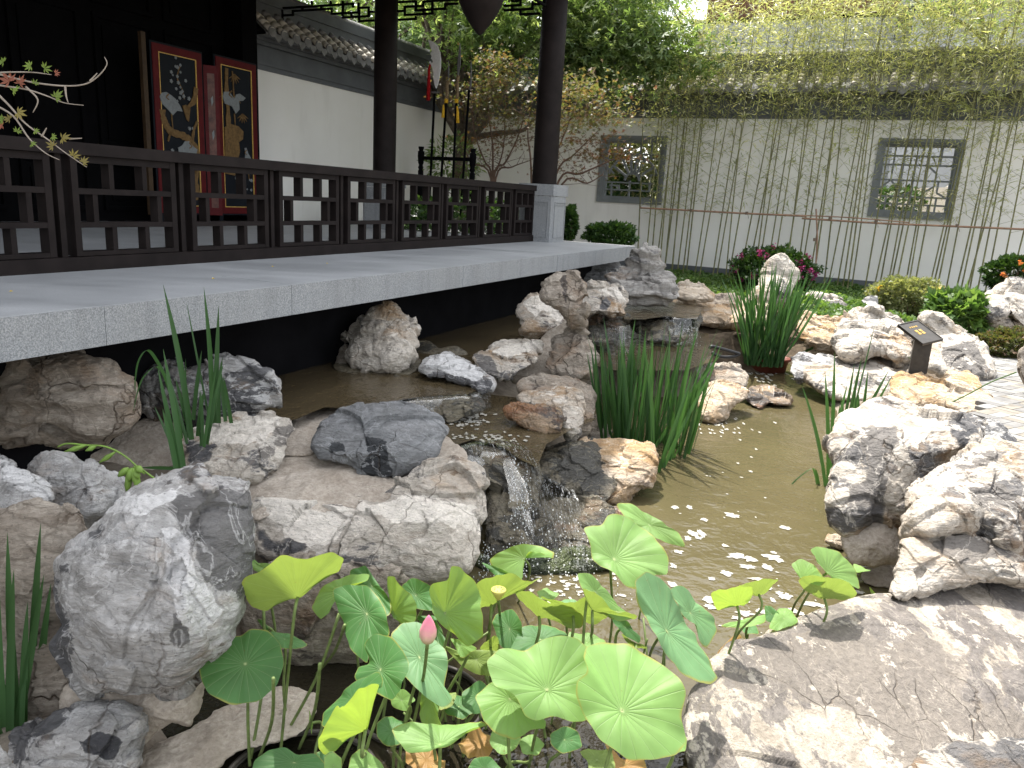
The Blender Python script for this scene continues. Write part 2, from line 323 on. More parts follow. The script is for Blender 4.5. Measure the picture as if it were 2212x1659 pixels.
# ================================================================== ROCK BUILDER
def resample(poly, n, wob, seed, s):
    p = np.asarray(poly, float)
    for cf in (.14, .2):
        q = np.roll(p, -1, 0); p = np.stack([p*(1-cf)+q*cf, p*cf+q*(1-cf)], 1).reshape(-1, 2)
    d = np.linalg.norm(np.roll(p, -1, 0)-p, axis=1); c = np.concatenate([[0], np.cumsum(d)]); t = np.linspace(0, c[-1], n, endpoint=False)
    pp = np.vstack([p, p[:1]]); q = np.stack([np.interp(t, c, pp[:, 0]), np.interp(t, c, pp[:, 1])], 1)
    a = np.linspace(0, 2*np.pi, n, endpoint=False); k = np.stack([np.cos(a)*2.2, np.sin(a)*2.2, np.full(n, seed*3.7)], 1)
    return q, wob*s*np.stack([fbm(k*1.5, 3, .5), fbm(k*1.5+50, 3, .5)], 1)
RN = 0
def rock(kind, poly, zb=None, t=.4, th=.8, label=None, mat='pale', Y=None, amp=1., fac=(), res=1., name='rock', cat='rock', facets=16, kindtag=None, cut=None, strata=0., c=None, back=.7, shape=1., paint=()):
    global RN; RN += 1; seed = RN; rg = np.random.RandomState(seed*13+5)
    poly = Z(kind, poly) if isinstance(poly, str) else np.asarray(poly, float)
    x, y = poly[:, 0], poly[:, 1]; x1, y1 = np.roll(x, -1), np.roll(y, -1); cr = x*y1-x1*y; A = cr.sum()/2
    if c is None: c = np.array([((x+x1)*cr).sum(), ((y+y1)*cr).sum()])/(6*A)
    else: c = px(kind, *c)
    spx = math.sqrt(abs(A)); hw, hh = np.ptp(x)/2, np.ptp(y)/2
    poly = c + (poly-c)*1.045; n = int(np.clip(spx*2.6*res, 70, 420)); nr = int(np.clip(spx*.62*res, 18, 120)); b, bw = resample(poly, n, .045*amp, seed, spx)
    def depth(q, Yc):
        zc = P(c[0], c[1], Yc)[2]; d = rays(q); s = spx*Yc/FP
        Yh = np.where(d[..., 2] < -1, (zc-CAM[2])*d[..., 1]/np.minimum(d[..., 2], -1), 99)
        return (1-t)*Yc + t*np.clip(Yh, Yc-2.2*s, Yc+2.2*s)
    if Y is None:
        pb = poly[y.argmax()]; lo, hi = .8, 40.
        for _ in range(40):
            m = (lo+hi)/2
            if Pn(pb[None], depth(pb[None], m))[0, 2] > zb: lo = m
            else: hi = m
        Y = (lo+hi)/2
    s = spx*Y/FP; T = th*min(hw, hh)*Y/FP*1.1
    fn = rg.normal(size=(facets, 3)); fn[:, 2] = np.abs(fn[:, 2])+.15; fn /= np.linalg.norm(fn, axis=1)[:, None]; fh = rg.uniform(.66, .95, facets)
    for f in fac:
        v = np.array(f[:3], float); fn = np.vstack([fn, v/np.linalg.norm(v)]); fh = np.append(fh, f[3])
    def layer(a, sgn):
        ca, sa = np.cos(a), np.sin(a)
        q = c + (b-c)*sa + bw*sa**4; dl = (b-c)/np.array([hw, -hh])*sa
        D = np.stack([dl[:, 0], dl[:, 1], np.full(n, ca)], 1); D /= np.linalg.norm(D, axis=1)[:, None]
        if sgn > 0:
            fr = (fh/np.maximum(D@fn.T, 1e-3)).min(1); bul = ca**shape*np.clip(fr, .45, 1.1)
        else: bul = -back*ca
        return Pn(q, depth(q, Y) - T*bul)
    rings = [layer(a, 1) for a in np.linspace(0, np.pi/2, nr+1)[1:]]; nb = max(8, nr//4)
    rings += [layer(a, -1) for a in np.linspace(np.pi/2, 0, nb+1)[1:-1]]
    p0 = layer(0., 1).mean(0); p1 = layer(0., -1).mean(0); R_ = len(rings)
    V = np.vstack([p0[None]] + rings + [p1[None]])
    # normals from the grid
    gr = V[1:-1].reshape(R_, n, 3); dv = np.gradient(gr, axis=0); du = np.roll(gr, -1, 1)-np.roll(gr, 1, 1); nm = np.cross(du, dv); nm /= np.maximum(np.linalg.norm(nm, axis=2)[..., None], 1e-9)
    if (nm[0].mean(0)@(CAM-p0)) < 0: nm = -nm
    nv = (CAM-p0)/np.linalg.norm(CAM-p0); NM = np.vstack([nv[None], nm.reshape(-1, 3), -nv[None]])
    o = np.array([seed*3.1, seed*1.7, seed*.9]); k = 1/s; q = V + .07*s*np.stack([pn(V*k*2+o), pn(V*k*2+o+9), pn(V*k*2+o+19)], 1)
    d = np.zeros(len(V))
    if mat != 'mortar':
        for sc, am in (((1.15, .055), (2.5, .026), (6, .007)) if amp > .35 else ((.9, .03),)):
            bv, bh, e = cells((q*k*sc)+o); d += amp*am*s*((bv*_GR[bh]).sum(1)*1.5 + .45*_GR[bh, 2]); d -= amp*am*.12*s*np.exp(-(e/.05)**2)
        d += amp*s*(.042*fbm(V*k*1.7+o, 7, .55) + .012*ridge(q*k*3.2+o, 5, .6))
        if strata: d += strata*s*.05*np.sin((V[:, 2]*k*26+6*fbm(V*k*1.5+o, 4)))
        d += .004*fbm(V*28+o, 4, .6)*min(1, s)
    else: d += amp*s*(.05*fbm(V*k*2.5+o, 6, .5)) + .006*fbm(V*16, 4)
    V = V + NM*d[:, None]
    if cut is not None: V[:, 2] = np.minimum(V[:, 2], cut + .012*fbm(V*3, 3))
    i = np.arange(R_-1)[:, None]*n + 1; j = np.arange(n)[None]; j1 = (j+1) % n
    Q = np.stack([i+j, i+n+j, i+n+j1, i+j1], 2).reshape(-1, 4)
    caps = [(0, 1+k_, 1+(k_+1) % n) for k_ in range(n)] + [(len(V)-1, 1+(R_-1)*n+(k_+1) % n, 1+(R_-1)*n+k_) for k_ in range(n)]
    Q = np.vstack([Q, np.array([(a, b_, c_, c_) for a, b_, c_ in caps])])
    org = P(c[0], c[1], Y); org[2] = V[:, 2].min()
    me_f = Q
    tint = None
    if paint:   # charcoal (+) and white (-) patches: stone colour, plus shaded sides and bright tops painted in
        dd = V-CAM; zc_ = dd@CF; X = 1106+FP*(dd@CR)/zc_; Yp = 829.5-FP*(dd@CU)/zc_; tint = np.zeros(len(V)); nz_ = fbm(V*k*3+o, 5, .6)*spx*.09
        for pk, pp_, val in paint:
            pg = Z(pk, pp_); ins = np.zeros(len(V), bool); ds = np.full(len(V), 1e9)
            for a_, b_ in zip(pg, np.roll(pg, -1, 0)):
                cnd = (a_[1] > Yp) != (b_[1] > Yp); ins ^= cnd & (X < (b_[0]-a_[0])*(Yp-a_[1])/(b_[1]-a_[1]+1e-9)+a_[0])
                e_ = b_-a_; t_ = np.clip(((X-a_[0])*e_[0]+(Yp-a_[1])*e_[1])/(e_@e_), 0, 1); ds = np.minimum(ds, np.hypot(X-a_[0]-t_*e_[0], Yp-a_[1]-t_*e_[1]))
            f_ = np.clip((np.where(ins, ds, -ds)+nz_)/(spx*.035)+.5, 0, 1)*val; f_[1+nr*n:] = 0; tint = np.where(np.abs(f_) > np.abs(tint), f_, tint)
    ob = mk_tri(name, V, Q, ROCK[mat], org)
    if tint is not None: at = ob.data.attributes.new('tint', 'FLOAT', 'POINT'); at.data.foreach_set('value', tint.astype(np.float32))
    if kindtag: tag(ob, kind=kindtag)
    else: tag(ob, label, cat)
    return ob
def mk_tri(name, V, Q, mat, org):
    T1 = Q[:, [0, 1, 2]]; m = Q[:, 2] != Q[:, 3]; T2 = Q[m][:, [0, 2, 3]]
    return mk(name, V, np.vstack([T1, T2]), mat, smooth=True, origin=org)

# ================================================================== GROUND
CTRL = []
def cp(zv, k, s):
    for q in Z(k, s): g = G(q[0], q[1], zv); CTRL.append((g[0], g[1], zv))
cp(-.35, 0, '1300,1200 1500,1200 1650,1200 1450,1350 1500,1500 1480,1640 1300,1640 1100,1640 900,1640 1560,1050 1650,950 1600,880 1650,830 1400,1080 1450,1040 1350,980 1700,1080 1050,1270 1700,1450 1800,1600 1650,1640 1900,1450 800,1400 700,1500 620,1560 560,1500 1700,1280 1750,1250 1780,1200 1720,1000 1750,900 1690,840 900,1500 1000,1350')
cp(.40, 0, '600,900 640,920 700,920'); cp(.28, 0, '800,870 900,800 1000,740 1100,700 760,840 950,840')
cp(.15, 0, '1020,900 1080,900 1060,940')
cp(.30, 0, '1350,760 1450,760 1400,740'); cp(.42, 0, '1420,690 1480,680 1400,670')
cp(.1, 0, '60,1250 30,1500 100,1600 300,1200 200,1350 450,1100')
cp(.3, 0, '30,1020 150,1000 300,960 420,1000 600,960 700,980 850,980')
cp(.2, 0, '750,1150 950,1120 620,1150')
cp(.35, 0, '2180,900 2100,850 2212,1050 2212,1200  2000,900 1960,850 2212,800')
cp(-.1, 0, '2000,1500 1900,1650 2212,1650 2150,1400 2100,1300')
cp(.42, 0, '2120,760 2200,740'); cp(.1, 0, '1800,760 1900,780 1760,740 1960,860 1900,860')
cp(.45, 0, '1500,610 1600,620 1750,630 1850,640 1950,660 2050,680 2150,690')
cp(.4, 0, '1560,700 1590,720 1520,640')
for u_ in (13, 15, 17, 19): 
    for v_ in (-7, -3, 1, 5, 9): p_ = L(u_, v_, .46); CTRL.append(tuple(p_))
for u_ in (1, 3, 5, 7, 9): CTRL.append(tuple(L(u_, -4.6, .2))); CTRL.append(tuple(L(u_, -6, .3)))
for u_ in (-2, -1): 
    for v_ in (-4, -2, 0, 2, 4): CTRL.append(tuple(L(u_, v_, .3)))
for u_ in (30, 60, 120): 
    for v_ in (-60, -20, 0, 20, 60): CTRL.append(tuple(L(u_, v_, .6)))
CTRL += [(x, y, .34) for x, y in ((3.2, 2), (3.6, 3), (4, 1), (2.5, .8), (2.4, 0), (5, 3), (6, 5), (6, 2), (8, 4), (8, 8), (7, 0), (4.4, 4.6), (5.2, 6.2), (2.2, 1.2))]
CTRL = np.array(CTRL)
def terr(x, y):
    q = np.stack([x, y], 1); d2 = ((q[:, None]-CTRL[None, :, :2])**2).sum(2)+.004; wt = d2**-1.6; return (wt*CTRL[:, 2]).sum(1)/wt.sum(1)
def ground():
    xs = np.concatenate([[-300, -120, -40, -16, -10], np.arange(-7, 12, .11), [14, 18, 24, 40, 120, 300]]); ys = np.concatenate([[-60, -10, -4, -1], np.arange(0, 18, .11), [20, 24, 30, 50, 120, 400]])
    X, Yg = np.meshgrid(xs, ys); z = terr(X.ravel(), Yg.ravel()); pts = np.stack([X.ravel(), Yg.ravel(), z], 1); pts[:, 2] += .03*fbm(pts*2.2, 4)
    h, w_ = X.shape; i = np.arange(h-1)[:, None]*w_; j = np.arange(w_-1)[None]; Q = np.stack([i+j, i+j+1, i+w_+j+1, i+w_+j], 2).reshape(-1, 4)
    tag(mk('ground', pts, Q, SOIL_MIX, smooth=True), kind='structure')
def _soil():
    n = N('cement_and_soil_ground'); a = n.noise(2, 6); sep = n.n('ShaderNodeSeparateXYZ'); n.l(n.P(), sep.inputs[0])
    cem = n.mix(n.ramp(n.noise(6, 7), (.35, 0), (.65, 1)), (.16, .13, .10), (.27, .235, .19)); soil = n.mix(n.ramp(n.noise(9, 6), (.35, 0), (.65, 1)), (.06, .045, .03), (.13, .1, .07))
    far = n.ramp(n.ma('ADD', n.ma('MULTIPLY', sep.outputs[1], .1), n.ma('MULTIPLY', a, .1)), (.85, 0), (.95, 1))
    return n.end(n.bsdf(n.mix(far, cem, soil), .92, n.bump(n.ma('ADD', a, n.noise(30, 7)), .7, .03), .15))
SOIL_MIX = _soil()
ground()
# pond water
def sheet(name, pts, mat, kind='structure'):
    return tag(mk(name, pts, [tuple(range(len(pts)))], mat), kind=kind)
sheet('pond_water', [(-3.6, .9, 0), (1.5, .9, 0), (2.5, 3.2, 0), (3.5, 5.5, 0), (3.6, 10.5, 0), (.5, 10.5, 0), (-1.2, 5.2, 0), (-3.6, 2.5, 0)], WATER)
def pool(name, k, s, z, mat=WATER2): return sheet(name, [G(q[0], q[1], z) for q in Z(k, s)], mat)
pool('upper_pool_water', 0, '540,880 560,800 900,700 1123,655 1230,680 1210,720 1110,760 1075,790 1050,835 1008,852 921,856 850,866 790,882 700,880 640,905 560,920', .5)
pool('middle_pool_water', 0, '930,945 950,900 1000,875 1040,850 1130,860 1200,890 1290,905 1230,930 1180,960 1160,1010 1120,990 1080,962 1020,950 965,968', .36)
pool('upper_cascade_water', 0, '1330,665 1350,645 1440,650 1520,665 1505,690 1440,683 1390,690 1350,690', .66)
pool('lower_cascade_water', 0, '1290,790 1300,700 1390,700 1440,715 1530,720 1540,780 1480,800 1330,800', .36)
# water curtains at the lips: thin curved sheets following the stone
def curtain(k, lip, z0, z1, run, seed, nrow=14, wob=.03, name='falling_water'):
    pts = [G(q[0], q[1], z0) for q in smooth_path([*Z(k, lip)], 8)]; n = len(pts); V = []; rows = nrow
    c = sum(pts)/n; out_ = -c.copy(); out_[2] = 0; out_ /= np.linalg.norm(out_); out_ = out_ + .25*V2; 
    for r in range(rows+1):
        t = r/rows; dz = (z1-z0)*t**1.5; h = run*(.15*t+.85*t**.75)
        for p in pts: V.append(p + out_*h + np.array([0, 0, dz+.004]))
    V = np.array(V); a = fbm(V*np.array([9, 9, 3]) + seed, 4); V += (out_*wob)[None]*a[:, None]; V[:n] = np.array(pts)+[0, 0, .003]
    Q = np.array([(r*n+i, r*n+i+1, (r+1)*n+i+1, (r+1)*n+i) for r in range(rows) for i in range(n-1)]); 
    u_ = np.tile(np.arange(n)/8., rows+1); vv = np.repeat(np.arange(rows+1)/rows, n)
    return tag(mk(name, V, Q, FALL, smooth=True, uvs=np.stack([u_, vv], 1)), kind='stuff')
def _fall():
    n = N('falling_water_film'); uvn = n.n('ShaderNodeUVMap').outputs[0]; s = n.noise(9, 5, n.vm('MULTIPLY', uvn, (2.2, .7, 1)), .7, .3); s2 = n.noise(60, 3)
    al = n.ramp(n.ma('ADD', n.ma('MULTIPLY', s, .7), n.ma('MULTIPLY', s2, .3)), (.52, 0), (.66, .55))
    wh = n.bsdf((.75, .77, .76), .25, n.bump(s2, .6, .01), .6); g = n.n('ShaderNodeBsdfGlossy'); g.inputs['Roughness'].default_value = .08; g.inputs[0].default_value = (.5, .5, .48, 1)
    tr = n.n('ShaderNodeBsdfTransparent'); x = n.n('ShaderNodeMixShader'); x.inputs[0].default_value = .12; n.l(tr.outputs[0], x.inputs[1]); n.l(g.outputs[0], x.inputs[2])
    m = n.n('ShaderNodeMixShader'); n.l(al, m.inputs[0]); n.l(x.outputs[0], m.inputs[1]); n.l(wh, m.inputs[2]); return n.end(m.outputs[0])
FALL = _fall()
# ================================================================== ROCKS  (zoom, outline, height of its foot, tilt, thickness, label ...)
rock(4, '-40,770 100,640 300,600 510,590 650,650 760,760 830,850 850,930 820,1020 740,1110 600,1185 480,1160 330,1130 200,1150 100,1190 -40,1195', .50, .12, .9, 'big rounded grey brown boulder tucked under the near end of the stone deck', 'brown', amp=.7, strata=.4)
rock(4, '880,860 920,760 1000,700 1180,685 1330,640 1430,622 1560,655 1650,700 1690,760 1715,860 1712,950 1560,1020 1400,1050 1200,1050 1000,1040 920,980', .46, .1, .7, 'squat grey boulder behind the tall iris leaves under the deck edge', 'grey')
rock(4, '-60,1190 100,1175 600,1170 860,1040 1080,1030 1160,1250 1080,1400 800,1480 200,1400 -60,1330', .12, .3, .5, None, 'mortar', name='mortar_bed', kindtag='structure')
rock(7, '-60,180 150,60 420,40 560,200 420,420 440,800 470,1000 440,1250 300,1360 100,1400 -60,1400', .0, .15, .5, 'tall shaded grey stone face behind the big white boulder at left edge', 'brown', back=.4)
rock(4, '180,1340 250,1275 360,1230 450,1250 540,1310 560,1300 620,1350 740,1380 775,1440 765,1520 700,1620 600,1700 420,1760 300,1700', .42, .3, .8, 'dark grey mottled rock with orange flecks beside the drooping green seed pods', 'grey')
rock(4, '-60,1230 0,1255 130,1340 320,1440 320,1510 270,1600 180,1720 60,1690 -60,1600', .55, .4, .8, 'small white topped rock with rusty underside at the left edge', 'grey', paint=[(4, '-40,1250 130,1340 330,1440 310,1520 130,1460 -40,1370', -1.3)])
rock(7, '-60,1470 -10,1520 60,1600 90,1700 60,1760 -60,1760', .3, .3, .8, 'corner of a light grey rock at the bottom left corner', 'grey')
rock(4, '1140,1150 1250,1080 1340,1030 1500,1008 1700,1010 1800,1040 1827,1100 1790,1200 1750,1300 1640,1400 1500,1440 1300,1440 1090,1420 1120,1330 1150,1250', .34, .45, .8, 'flat topped pale grey block standing just right of the tall iris', 'pale', fac=[(0, .95, .35, .55), (0, -.2, 1, .7)], name='rock', paint=[(4, '1180,1165 1335,1190 1300,1310 1185,1310', 1), (4, '1720,1080 1830,1075 1780,1180 1640,1290 1600,1200', .6), (4, '1200,1090 1500,1010 1750,1020 1640,1180 1300,1180', -.8)])
rock(0, '520,1010 560,960 590,900 640,872 720,880 850,900 980,960 1035,1040 1010,1090 900,1100 760,1110 640,1120 540,1120', .30, .85, .4, None, 'mortar', name='mortar_bed', kindtag='structure')
rock(5, '-110,1180 -60,1060 0,1015 100,970 250,930 420,938 560,965 680,1020 732,1100 695,1160 640,1260 560,1310 450,1370 350,1398 200,1385 140,1330 60,1310 -60,1280', .36, .42, .8, 'smooth blue grey boulder with a dark broken corner and white quartz lines', 'blue', amp=.65, fac=[(-.5, -.9, .4, .62), (0, .9, .5, .62)], paint=[(5, '225,1150 350,1160 362,1260 380,1380 250,1405 150,1340 240,1260', 1.3), (5, '0,1170 80,1180 90,1230 10,1230', 1.2)])
rock(0, '548,1130 556,1075 620,1085 760,1082 850,1062 920,1010 975,1005 1035,1030 1047,1110 1040,1170 1020,1230 960,1250 900,1252 800,1238 700,1225 640,1215 590,1200 560,1180', .1, .45, .7, 'wide white and tan stained boulder with deep cracks left of the waterfall', 'pale', res=1.3, fac=[(0, .9, .5, .62), (.1, -.35, 1, .72)], paint=[(7, '1590,150 1750,230 1880,290 1720,370 1600,300', 1), (8, '200,1 700,-20 900,30 940,200 700,120 420,120 150,60', -.9), (7, '1640,-60 2000,-20 2212,60 2100,250 1800,250 1650,100', -.7)])
rock(0, '500,1290 560,1230 640,1200 760,1225 880,1235 900,1340 820,1400 700,1450 620,1455 560,1410 500,1380', -.1, .1, .4, 'shadowed brown rock foot under the wide cracked boulder', 'brown')
rock(0, '264,1069 312,1048 417,1021 503,1017 545,1035 557,1062 557,1125 552,1163 536,1257 524,1305 500,1368 448,1413 399,1468 312,1488 194,1489 167,1458 149,1423 132,1388 149,1347 135,1309 139,1250 139,1215 167,1170 208,1132 243,1097', .28, .25, .8, 'largest white and grey boulder with scratchy white streaks at left of the lotus', 'grey', res=1.35, amp=.85, fac=[(.85, .15, .55, .62), (-.35, .1, 1, .74), (0, .95, .35, .7)], paint=[(7, '1120,-80 1620,-80 1600,300 1560,500 1510,640 1400,600 1300,520 1200,420 1170,250 1060,160 900,110 980,0', .55), (7, '960,150 1100,140 1180,260 1220,480 1330,560 1380,700 1260,860 1120,780 1060,600 1060,420 1120,330', -1), (7, '640,60 900,-40 1150,-120 1100,20 900,80', -1), (7, '1060,680 1180,680 1200,800 1120,900 1050,820', .6)])
rock(7, '390,1260 420,1150 560,1120 900,1120 1150,1070 1270,1010 1250,1150 1220,1290 1170,1390 1080,1370 950,1420 870,1520 700,1600 420,1500', .02, .25, .5, None, 'mortar', name='mortar_bed', kindtag='structure')
rock(7, '75,1525 130,1440 200,1400 400,1290 600,1240 800,1260 900,1330 930,1430 880,1500 840,1659 800,1760 100,1760', .05, .35, .8, 'long low grey rock with a dark chipped patch at the bottom left', 'grey', fac=[(0, .9, .5, .6)], paint=[(7, '480,1490 600,1430 700,1440 760,1500 700,1590 600,1560 520,1570', 1.3)])
rock(7, '860,1760 890,1570 1000,1500 1200,1420 1350,1320 1500,1230 1640,1180 1750,1170 1900,1190 1950,1210 1940,1300 1880,1430 1700,1500 1500,1540 1400,1600 1250,1760', .04, .97, .22, 'flat tan slab covered in silt lying among the lotus stems', 'mortar', res=1.1)
# centre
rock(0, '520,905 575,868 620,862 680,872 760,890 800,905 760,935 690,975 600,985 540,960', .40, .95, .35, None, 'mortar', name='mortar_bed', kindtag='structure')
rock(5, '90,545 150,480 240,390 300,318 370,310 430,340 470,400 510,480 545,530 520,590 530,645 480,700 400,745 250,725 150,690 110,620', .47, .2, .8, 'rough cream pyramid shaped rock standing in the upper pool by the deck', 'pale', amp=1.45)
rock(5, '95,550 60,600 28,690 110,710 170,690 150,610', .47, .2, .8, 'small dark brown rock against the left foot of the pyramid rock', 'brown')
rock(5, '30,690 200,670 550,640 560,700 450,770 200,770 60,730', .485, .6, .5, 'wet ledge under the pyramid rock in the upper pool', 'wet', amp=.6)
rock(5, '560,720 590,640 720,622 800,640 900,690 960,750 1005,810 990,845 930,852 880,810 740,780 600,760', .49, .55, .6, 'flat white topped rock with a dark tip at the edge of the upper pool', 'grey', paint=[(5, '590,690 620,650 740,625 890,690 960,760 900,790 740,745', -1.4), (5, '890,790 1010,780 1000,850 910,850', 1.2)])
rock(5, '530,560 560,540 620,540 680,590 760,570 840,600 860,650 700,640 560,640', .48, .5, .6, 'low smooth brown hump between the pyramid rock and the cream block', 'wet', amp=.5)
rock(5, '880,640 980,600 1040,560 1190,540 1310,545 1300,610 1250,690 1160,730 1060,775 960,740', .48, .5, .7, 'pale angular block beside the upper pool below the twin pointed rock', 'pale', fac=[(0, .95, .4, .55)], paint=[(5, '1000,610 1090,565 1310,550 1290,590 1100,640', -1), (5, '880,610 1000,640 1070,770 940,740', .8)])
rock(5, '1120,760 1180,690 1280,600 1340,500 1450,420 1560,400 1480,560 1420,740 1300,800 1150,810', .30, .4, .4, None, 'mortar', name='mortar_bed', kindtag='structure')
rock(5, '1160,380 1190,310 1240,250 1290,245 1335,295 1400,300 1470,370 1480,420 1420,470 1340,515 1240,520 1190,480', .58, .25, .8, 'grey white twin pointed rock in front of the brown fluted pillar stone', 'pale', paint=[(5, '1200,300 1290,250 1400,310 1470,390 1420,420 1330,340 1280,400', -.9)])
rock(5, '1320,210 1340,150 1400,102 1500,115 1560,150 1600,180 1592,300 1565,390 1570,440 1480,440 1440,360 1380,310 1320,280', .85, .15, .7, 'fluted brown and white pillar stone topmost in the centre pile', 'brown', amp=1.3, paint=[(5, '1440,130 1470,130 1480,320 1450,300', .9), (5, '1330,150 1400,105 1500,118 1440,140 1350,190', -1)])
rock(5, '1345,680 1370,600 1390,540 1450,470 1530,415 1590,440 1615,520 1640,640 1645,800 1560,810 1460,780 1360,750', .40, .3, .7, 'wrinkled brown stone mound under the fluted pillar stone', 'brown', amp=1.2, strata=.7)
rock(5, '1560,240 1640,172 1780,205 1832,240 1846,300 1830,380 1760,400 1680,370 1600,380 1560,350', .66, .25, .8, 'white rock with a dark hollow just right of the fluted pillar stone', 'pale', amp=1.4, paint=[(5, '1680,280 1720,265 1750,300 1720,360 1680,340', 1), (5, '1610,200 1790,210 1840,290 1700,240', -1)])
rock(0, '1360,560 1375,532 1400,530 1425,548 1431,580 1440,592 1465,612 1470,640 1450,655 1400,662 1350,655 1318,625 1310,600 1335,588 1350,575', .68, .2, .8, 'layered grey rock with swirling bands at the far corner of the deck', 'strat', amp=1.2, strata=.8)
rock(0, '1222,592 1260,572 1335,560 1345,590 1310,612 1260,615', .66, .2, .8, 'dark rock in shadow beneath the far end of the deck', 'blue')
rock(0, '1365,680 1400,672 1440,668 1512,672 1517,692 1500,722 1440,745 1395,738 1372,705', .36, .35, .6, 'dark wet ledge stone where the far little cascade spills over', 'wet', cut=.655, fac=[(0, .95, .4, .5)])
rock(5, '1600,500 1615,430 1640,380 1760,390 1850,370 1880,410 1800,480 1760,560 1700,600 1630,600', .36, .4, .7, 'dripping dark ledge stone left of the far cascade', 'wet')
rock(5, '1080,965 1170,925 1280,930 1400,960 1450,1000 1440,1100 1340,1122 1230,1090 1120,1020', .34, .35, .8, 'dark stone with rusty orange face beside the middle pool', 'rust', amp=1.3)
rock(5, '1170,900 1230,850 1400,835 1540,840 1592,880 1592,1000 1560,1090 1500,1180 1440,1100 1440,1000 1350,950 1200,930', .22, .4, .7, 'pale angular block with a flat top in the middle of the cascade', 'pale', fac=[(0, .95, .35, .5), (-.6, -.2, 1, .6)])
rock(5, '1180,800 1300,750 1450,760 1600,810 1635,850 1640,1000 1600,1120 1500,1160 1500,1000 1400,880 1200,870', .18, .4, .6, 'brown weathered stone behind the flat topped pale block', 'brown')
rock(5, '1210,1330 1330,1230 1500,1185 1620,1145 1720,1180 1820,1220 1760,1480 1740,1530 1640,1530 1500,1480 1350,1430 1240,1400', .03, .5, .7, 'dark wet flat rock right of the main waterfall', 'wet')
rock(5, '1530,1180 1620,1140 1720,1160 1900,1158 1980,1190 2015,1240 2028,1370 1980,1460 1880,1510 1740,1535 1640,1500 1590,1400 1640,1290', .0, .45, .8, 'sunlit cream rock jutting into the pond beside the big iris clump', 'warm', fac=[(0, .9, .5, .6)])
rock(5, '690,1180 760,1150 900,1130 1060,1150 1180,1120 1270,1250 1290,1400 1260,1659 1270,1900 960,1900 970,1659 960,1430 930,1370 760,1350', .0, .55, .5, 'dark wet cliff of rock that the main waterfall runs over', 'wet', cut=.335)
rock(5, '330,920 420,890 600,870 850,850 930,880 960,960 870,1000 740,1060 600,980 430,950', .35, .3, .6, 'wet grey lip stone between the upper and the middle pool', 'wet', cut=.497, amp=.7)
rock(0, '1030,1210 1100,1190 1180,1185 1240,1175 1300,1195 1320,1225 1240,1240 1160,1240 1060,1245', -.03, .5, .7, 'mossy dark green stone at the foot of the waterfall', 'moss')
rock(0, '1150,1100 1200,1080 1270,1075 1330,1100 1320,1150 1290,1190 1200,1215 1150,1200', -.03, .6, .6, 'submerged dark cascade stone with white water around it', 'wet')
rock(8, '1630,120 1700,60 1750,35 1830,50 1860,110 1800,150 1700,150', .0, .5, .8, 'small wet orange rock beyond the round lotus leaf', 'rust')
rock(5, '1600,1060 1650,1000 1700,1020 1760,1100 1700,1180 1600,1200 1520,1170', .0, .4, .7, 'reddish brown stone at the left foot of the big iris clump', 'brown')
# right bank, far
rock(6, '40,220 60,190 120,168 200,180 280,240 270,290 130,300 50,270', .66, .25, .8, 'small weathered cream rock topmost behind the far cascade', 'warm')
rock(6, '70,300 150,260 280,238 420,250 500,300 500,430 400,450 220,450 150,400 80,340', .4, .35, .8, 'wide cream rock with an orange hollow above the far cascade', 'warm', amp=1.2)
rock(6, '380,420 480,300 520,240 560,200 620,240 640,400 560,480 400,470', .45, .25, .8, 'pale shoulder rock left of the pointed white stone', 'warm')
rock(6, '555,290 560,180 590,90 640,20 680,5 730,12 770,60 805,110 800,170 760,240 740,330 600,340', .5, .12, .8, 'tall pointed white stone standing in front of the magenta shrub', 'pale', amp=.7)
rock(6, '830,250 900,242 1000,255 1070,280 1106,330 1100,375 1060,388 960,380 830,370', .52, .35, .8, 'cream rock with a grey right cheek behind the tall potted iris', 'pale', paint=[(6, '980,300 1070,283 1106,335 1070,385 1010,370', 1.1)])
rock(6, '800,400 860,370 960,375 1080,388 1112,420 1080,500 1050,620 920,580 820,520', .3, .3, .7, 'tan weathered rock right of the potted iris leaves', 'warm', amp=1.2)
rock(6, '1040,540 1060,480 1080,420 1110,350 1180,360 1270,345 1400,370 1460,400 1500,460 1510,630 1440,700 1400,650 1280,610 1140,650 1070,610', .3, .3, .8, 'big white pitted rock left of the bronze plaque', 'pale', amp=1.4)
rock(6, '1160,350 1220,280 1260,255 1300,265 1305,340 1240,375', .6, .2, .8, 'small grey leaning stone left of the yellow green clipped shrub', 'grey', amp=.8)
rock(6, '1570,410 1600,378 1700,400 1800,460 1900,520 1960,600 2000,690 2022,770 1960,805 1850,760 1740,760 1600,700 1600,560 1690,520 1620,470', .36, .3, .8, 'big white and grey rock right behind the bronze plaque', 'pale', fac=[(-.2, .9, .5, .6), (-.2, -.3, 1, .66)], paint=[(6, '1700,580 1900,540 1990,700 1960,780 1850,740 1720,690', .75)])
rock(6, '760,730 770,650 820,620 930,630 1040,650 1060,700 900,760 820,800', .12, .35, .8, 'grey tan stone at the water beside the red brown planter', 'grey')
rock(6, '850,740 900,690 1000,650 1150,630 1300,625 1420,650 1550,720 1600,790 1560,900 1430,880 1350,930 1200,920 1050,890 960,840', .06, .45, .8, 'long smooth white rock on the bank below the bronze plaque', 'pale', amp=.8)
rock(6, '1420,760 1560,740 1700,780 1750,740 1850,742 1920,780 1965,870 2012,930 1990,1010 1850,990 1700,960 1560,960 1440,950 1380,880', .32, .45, .8, 'low sunlit tan rock between the paved path and the long white rock', 'warm')
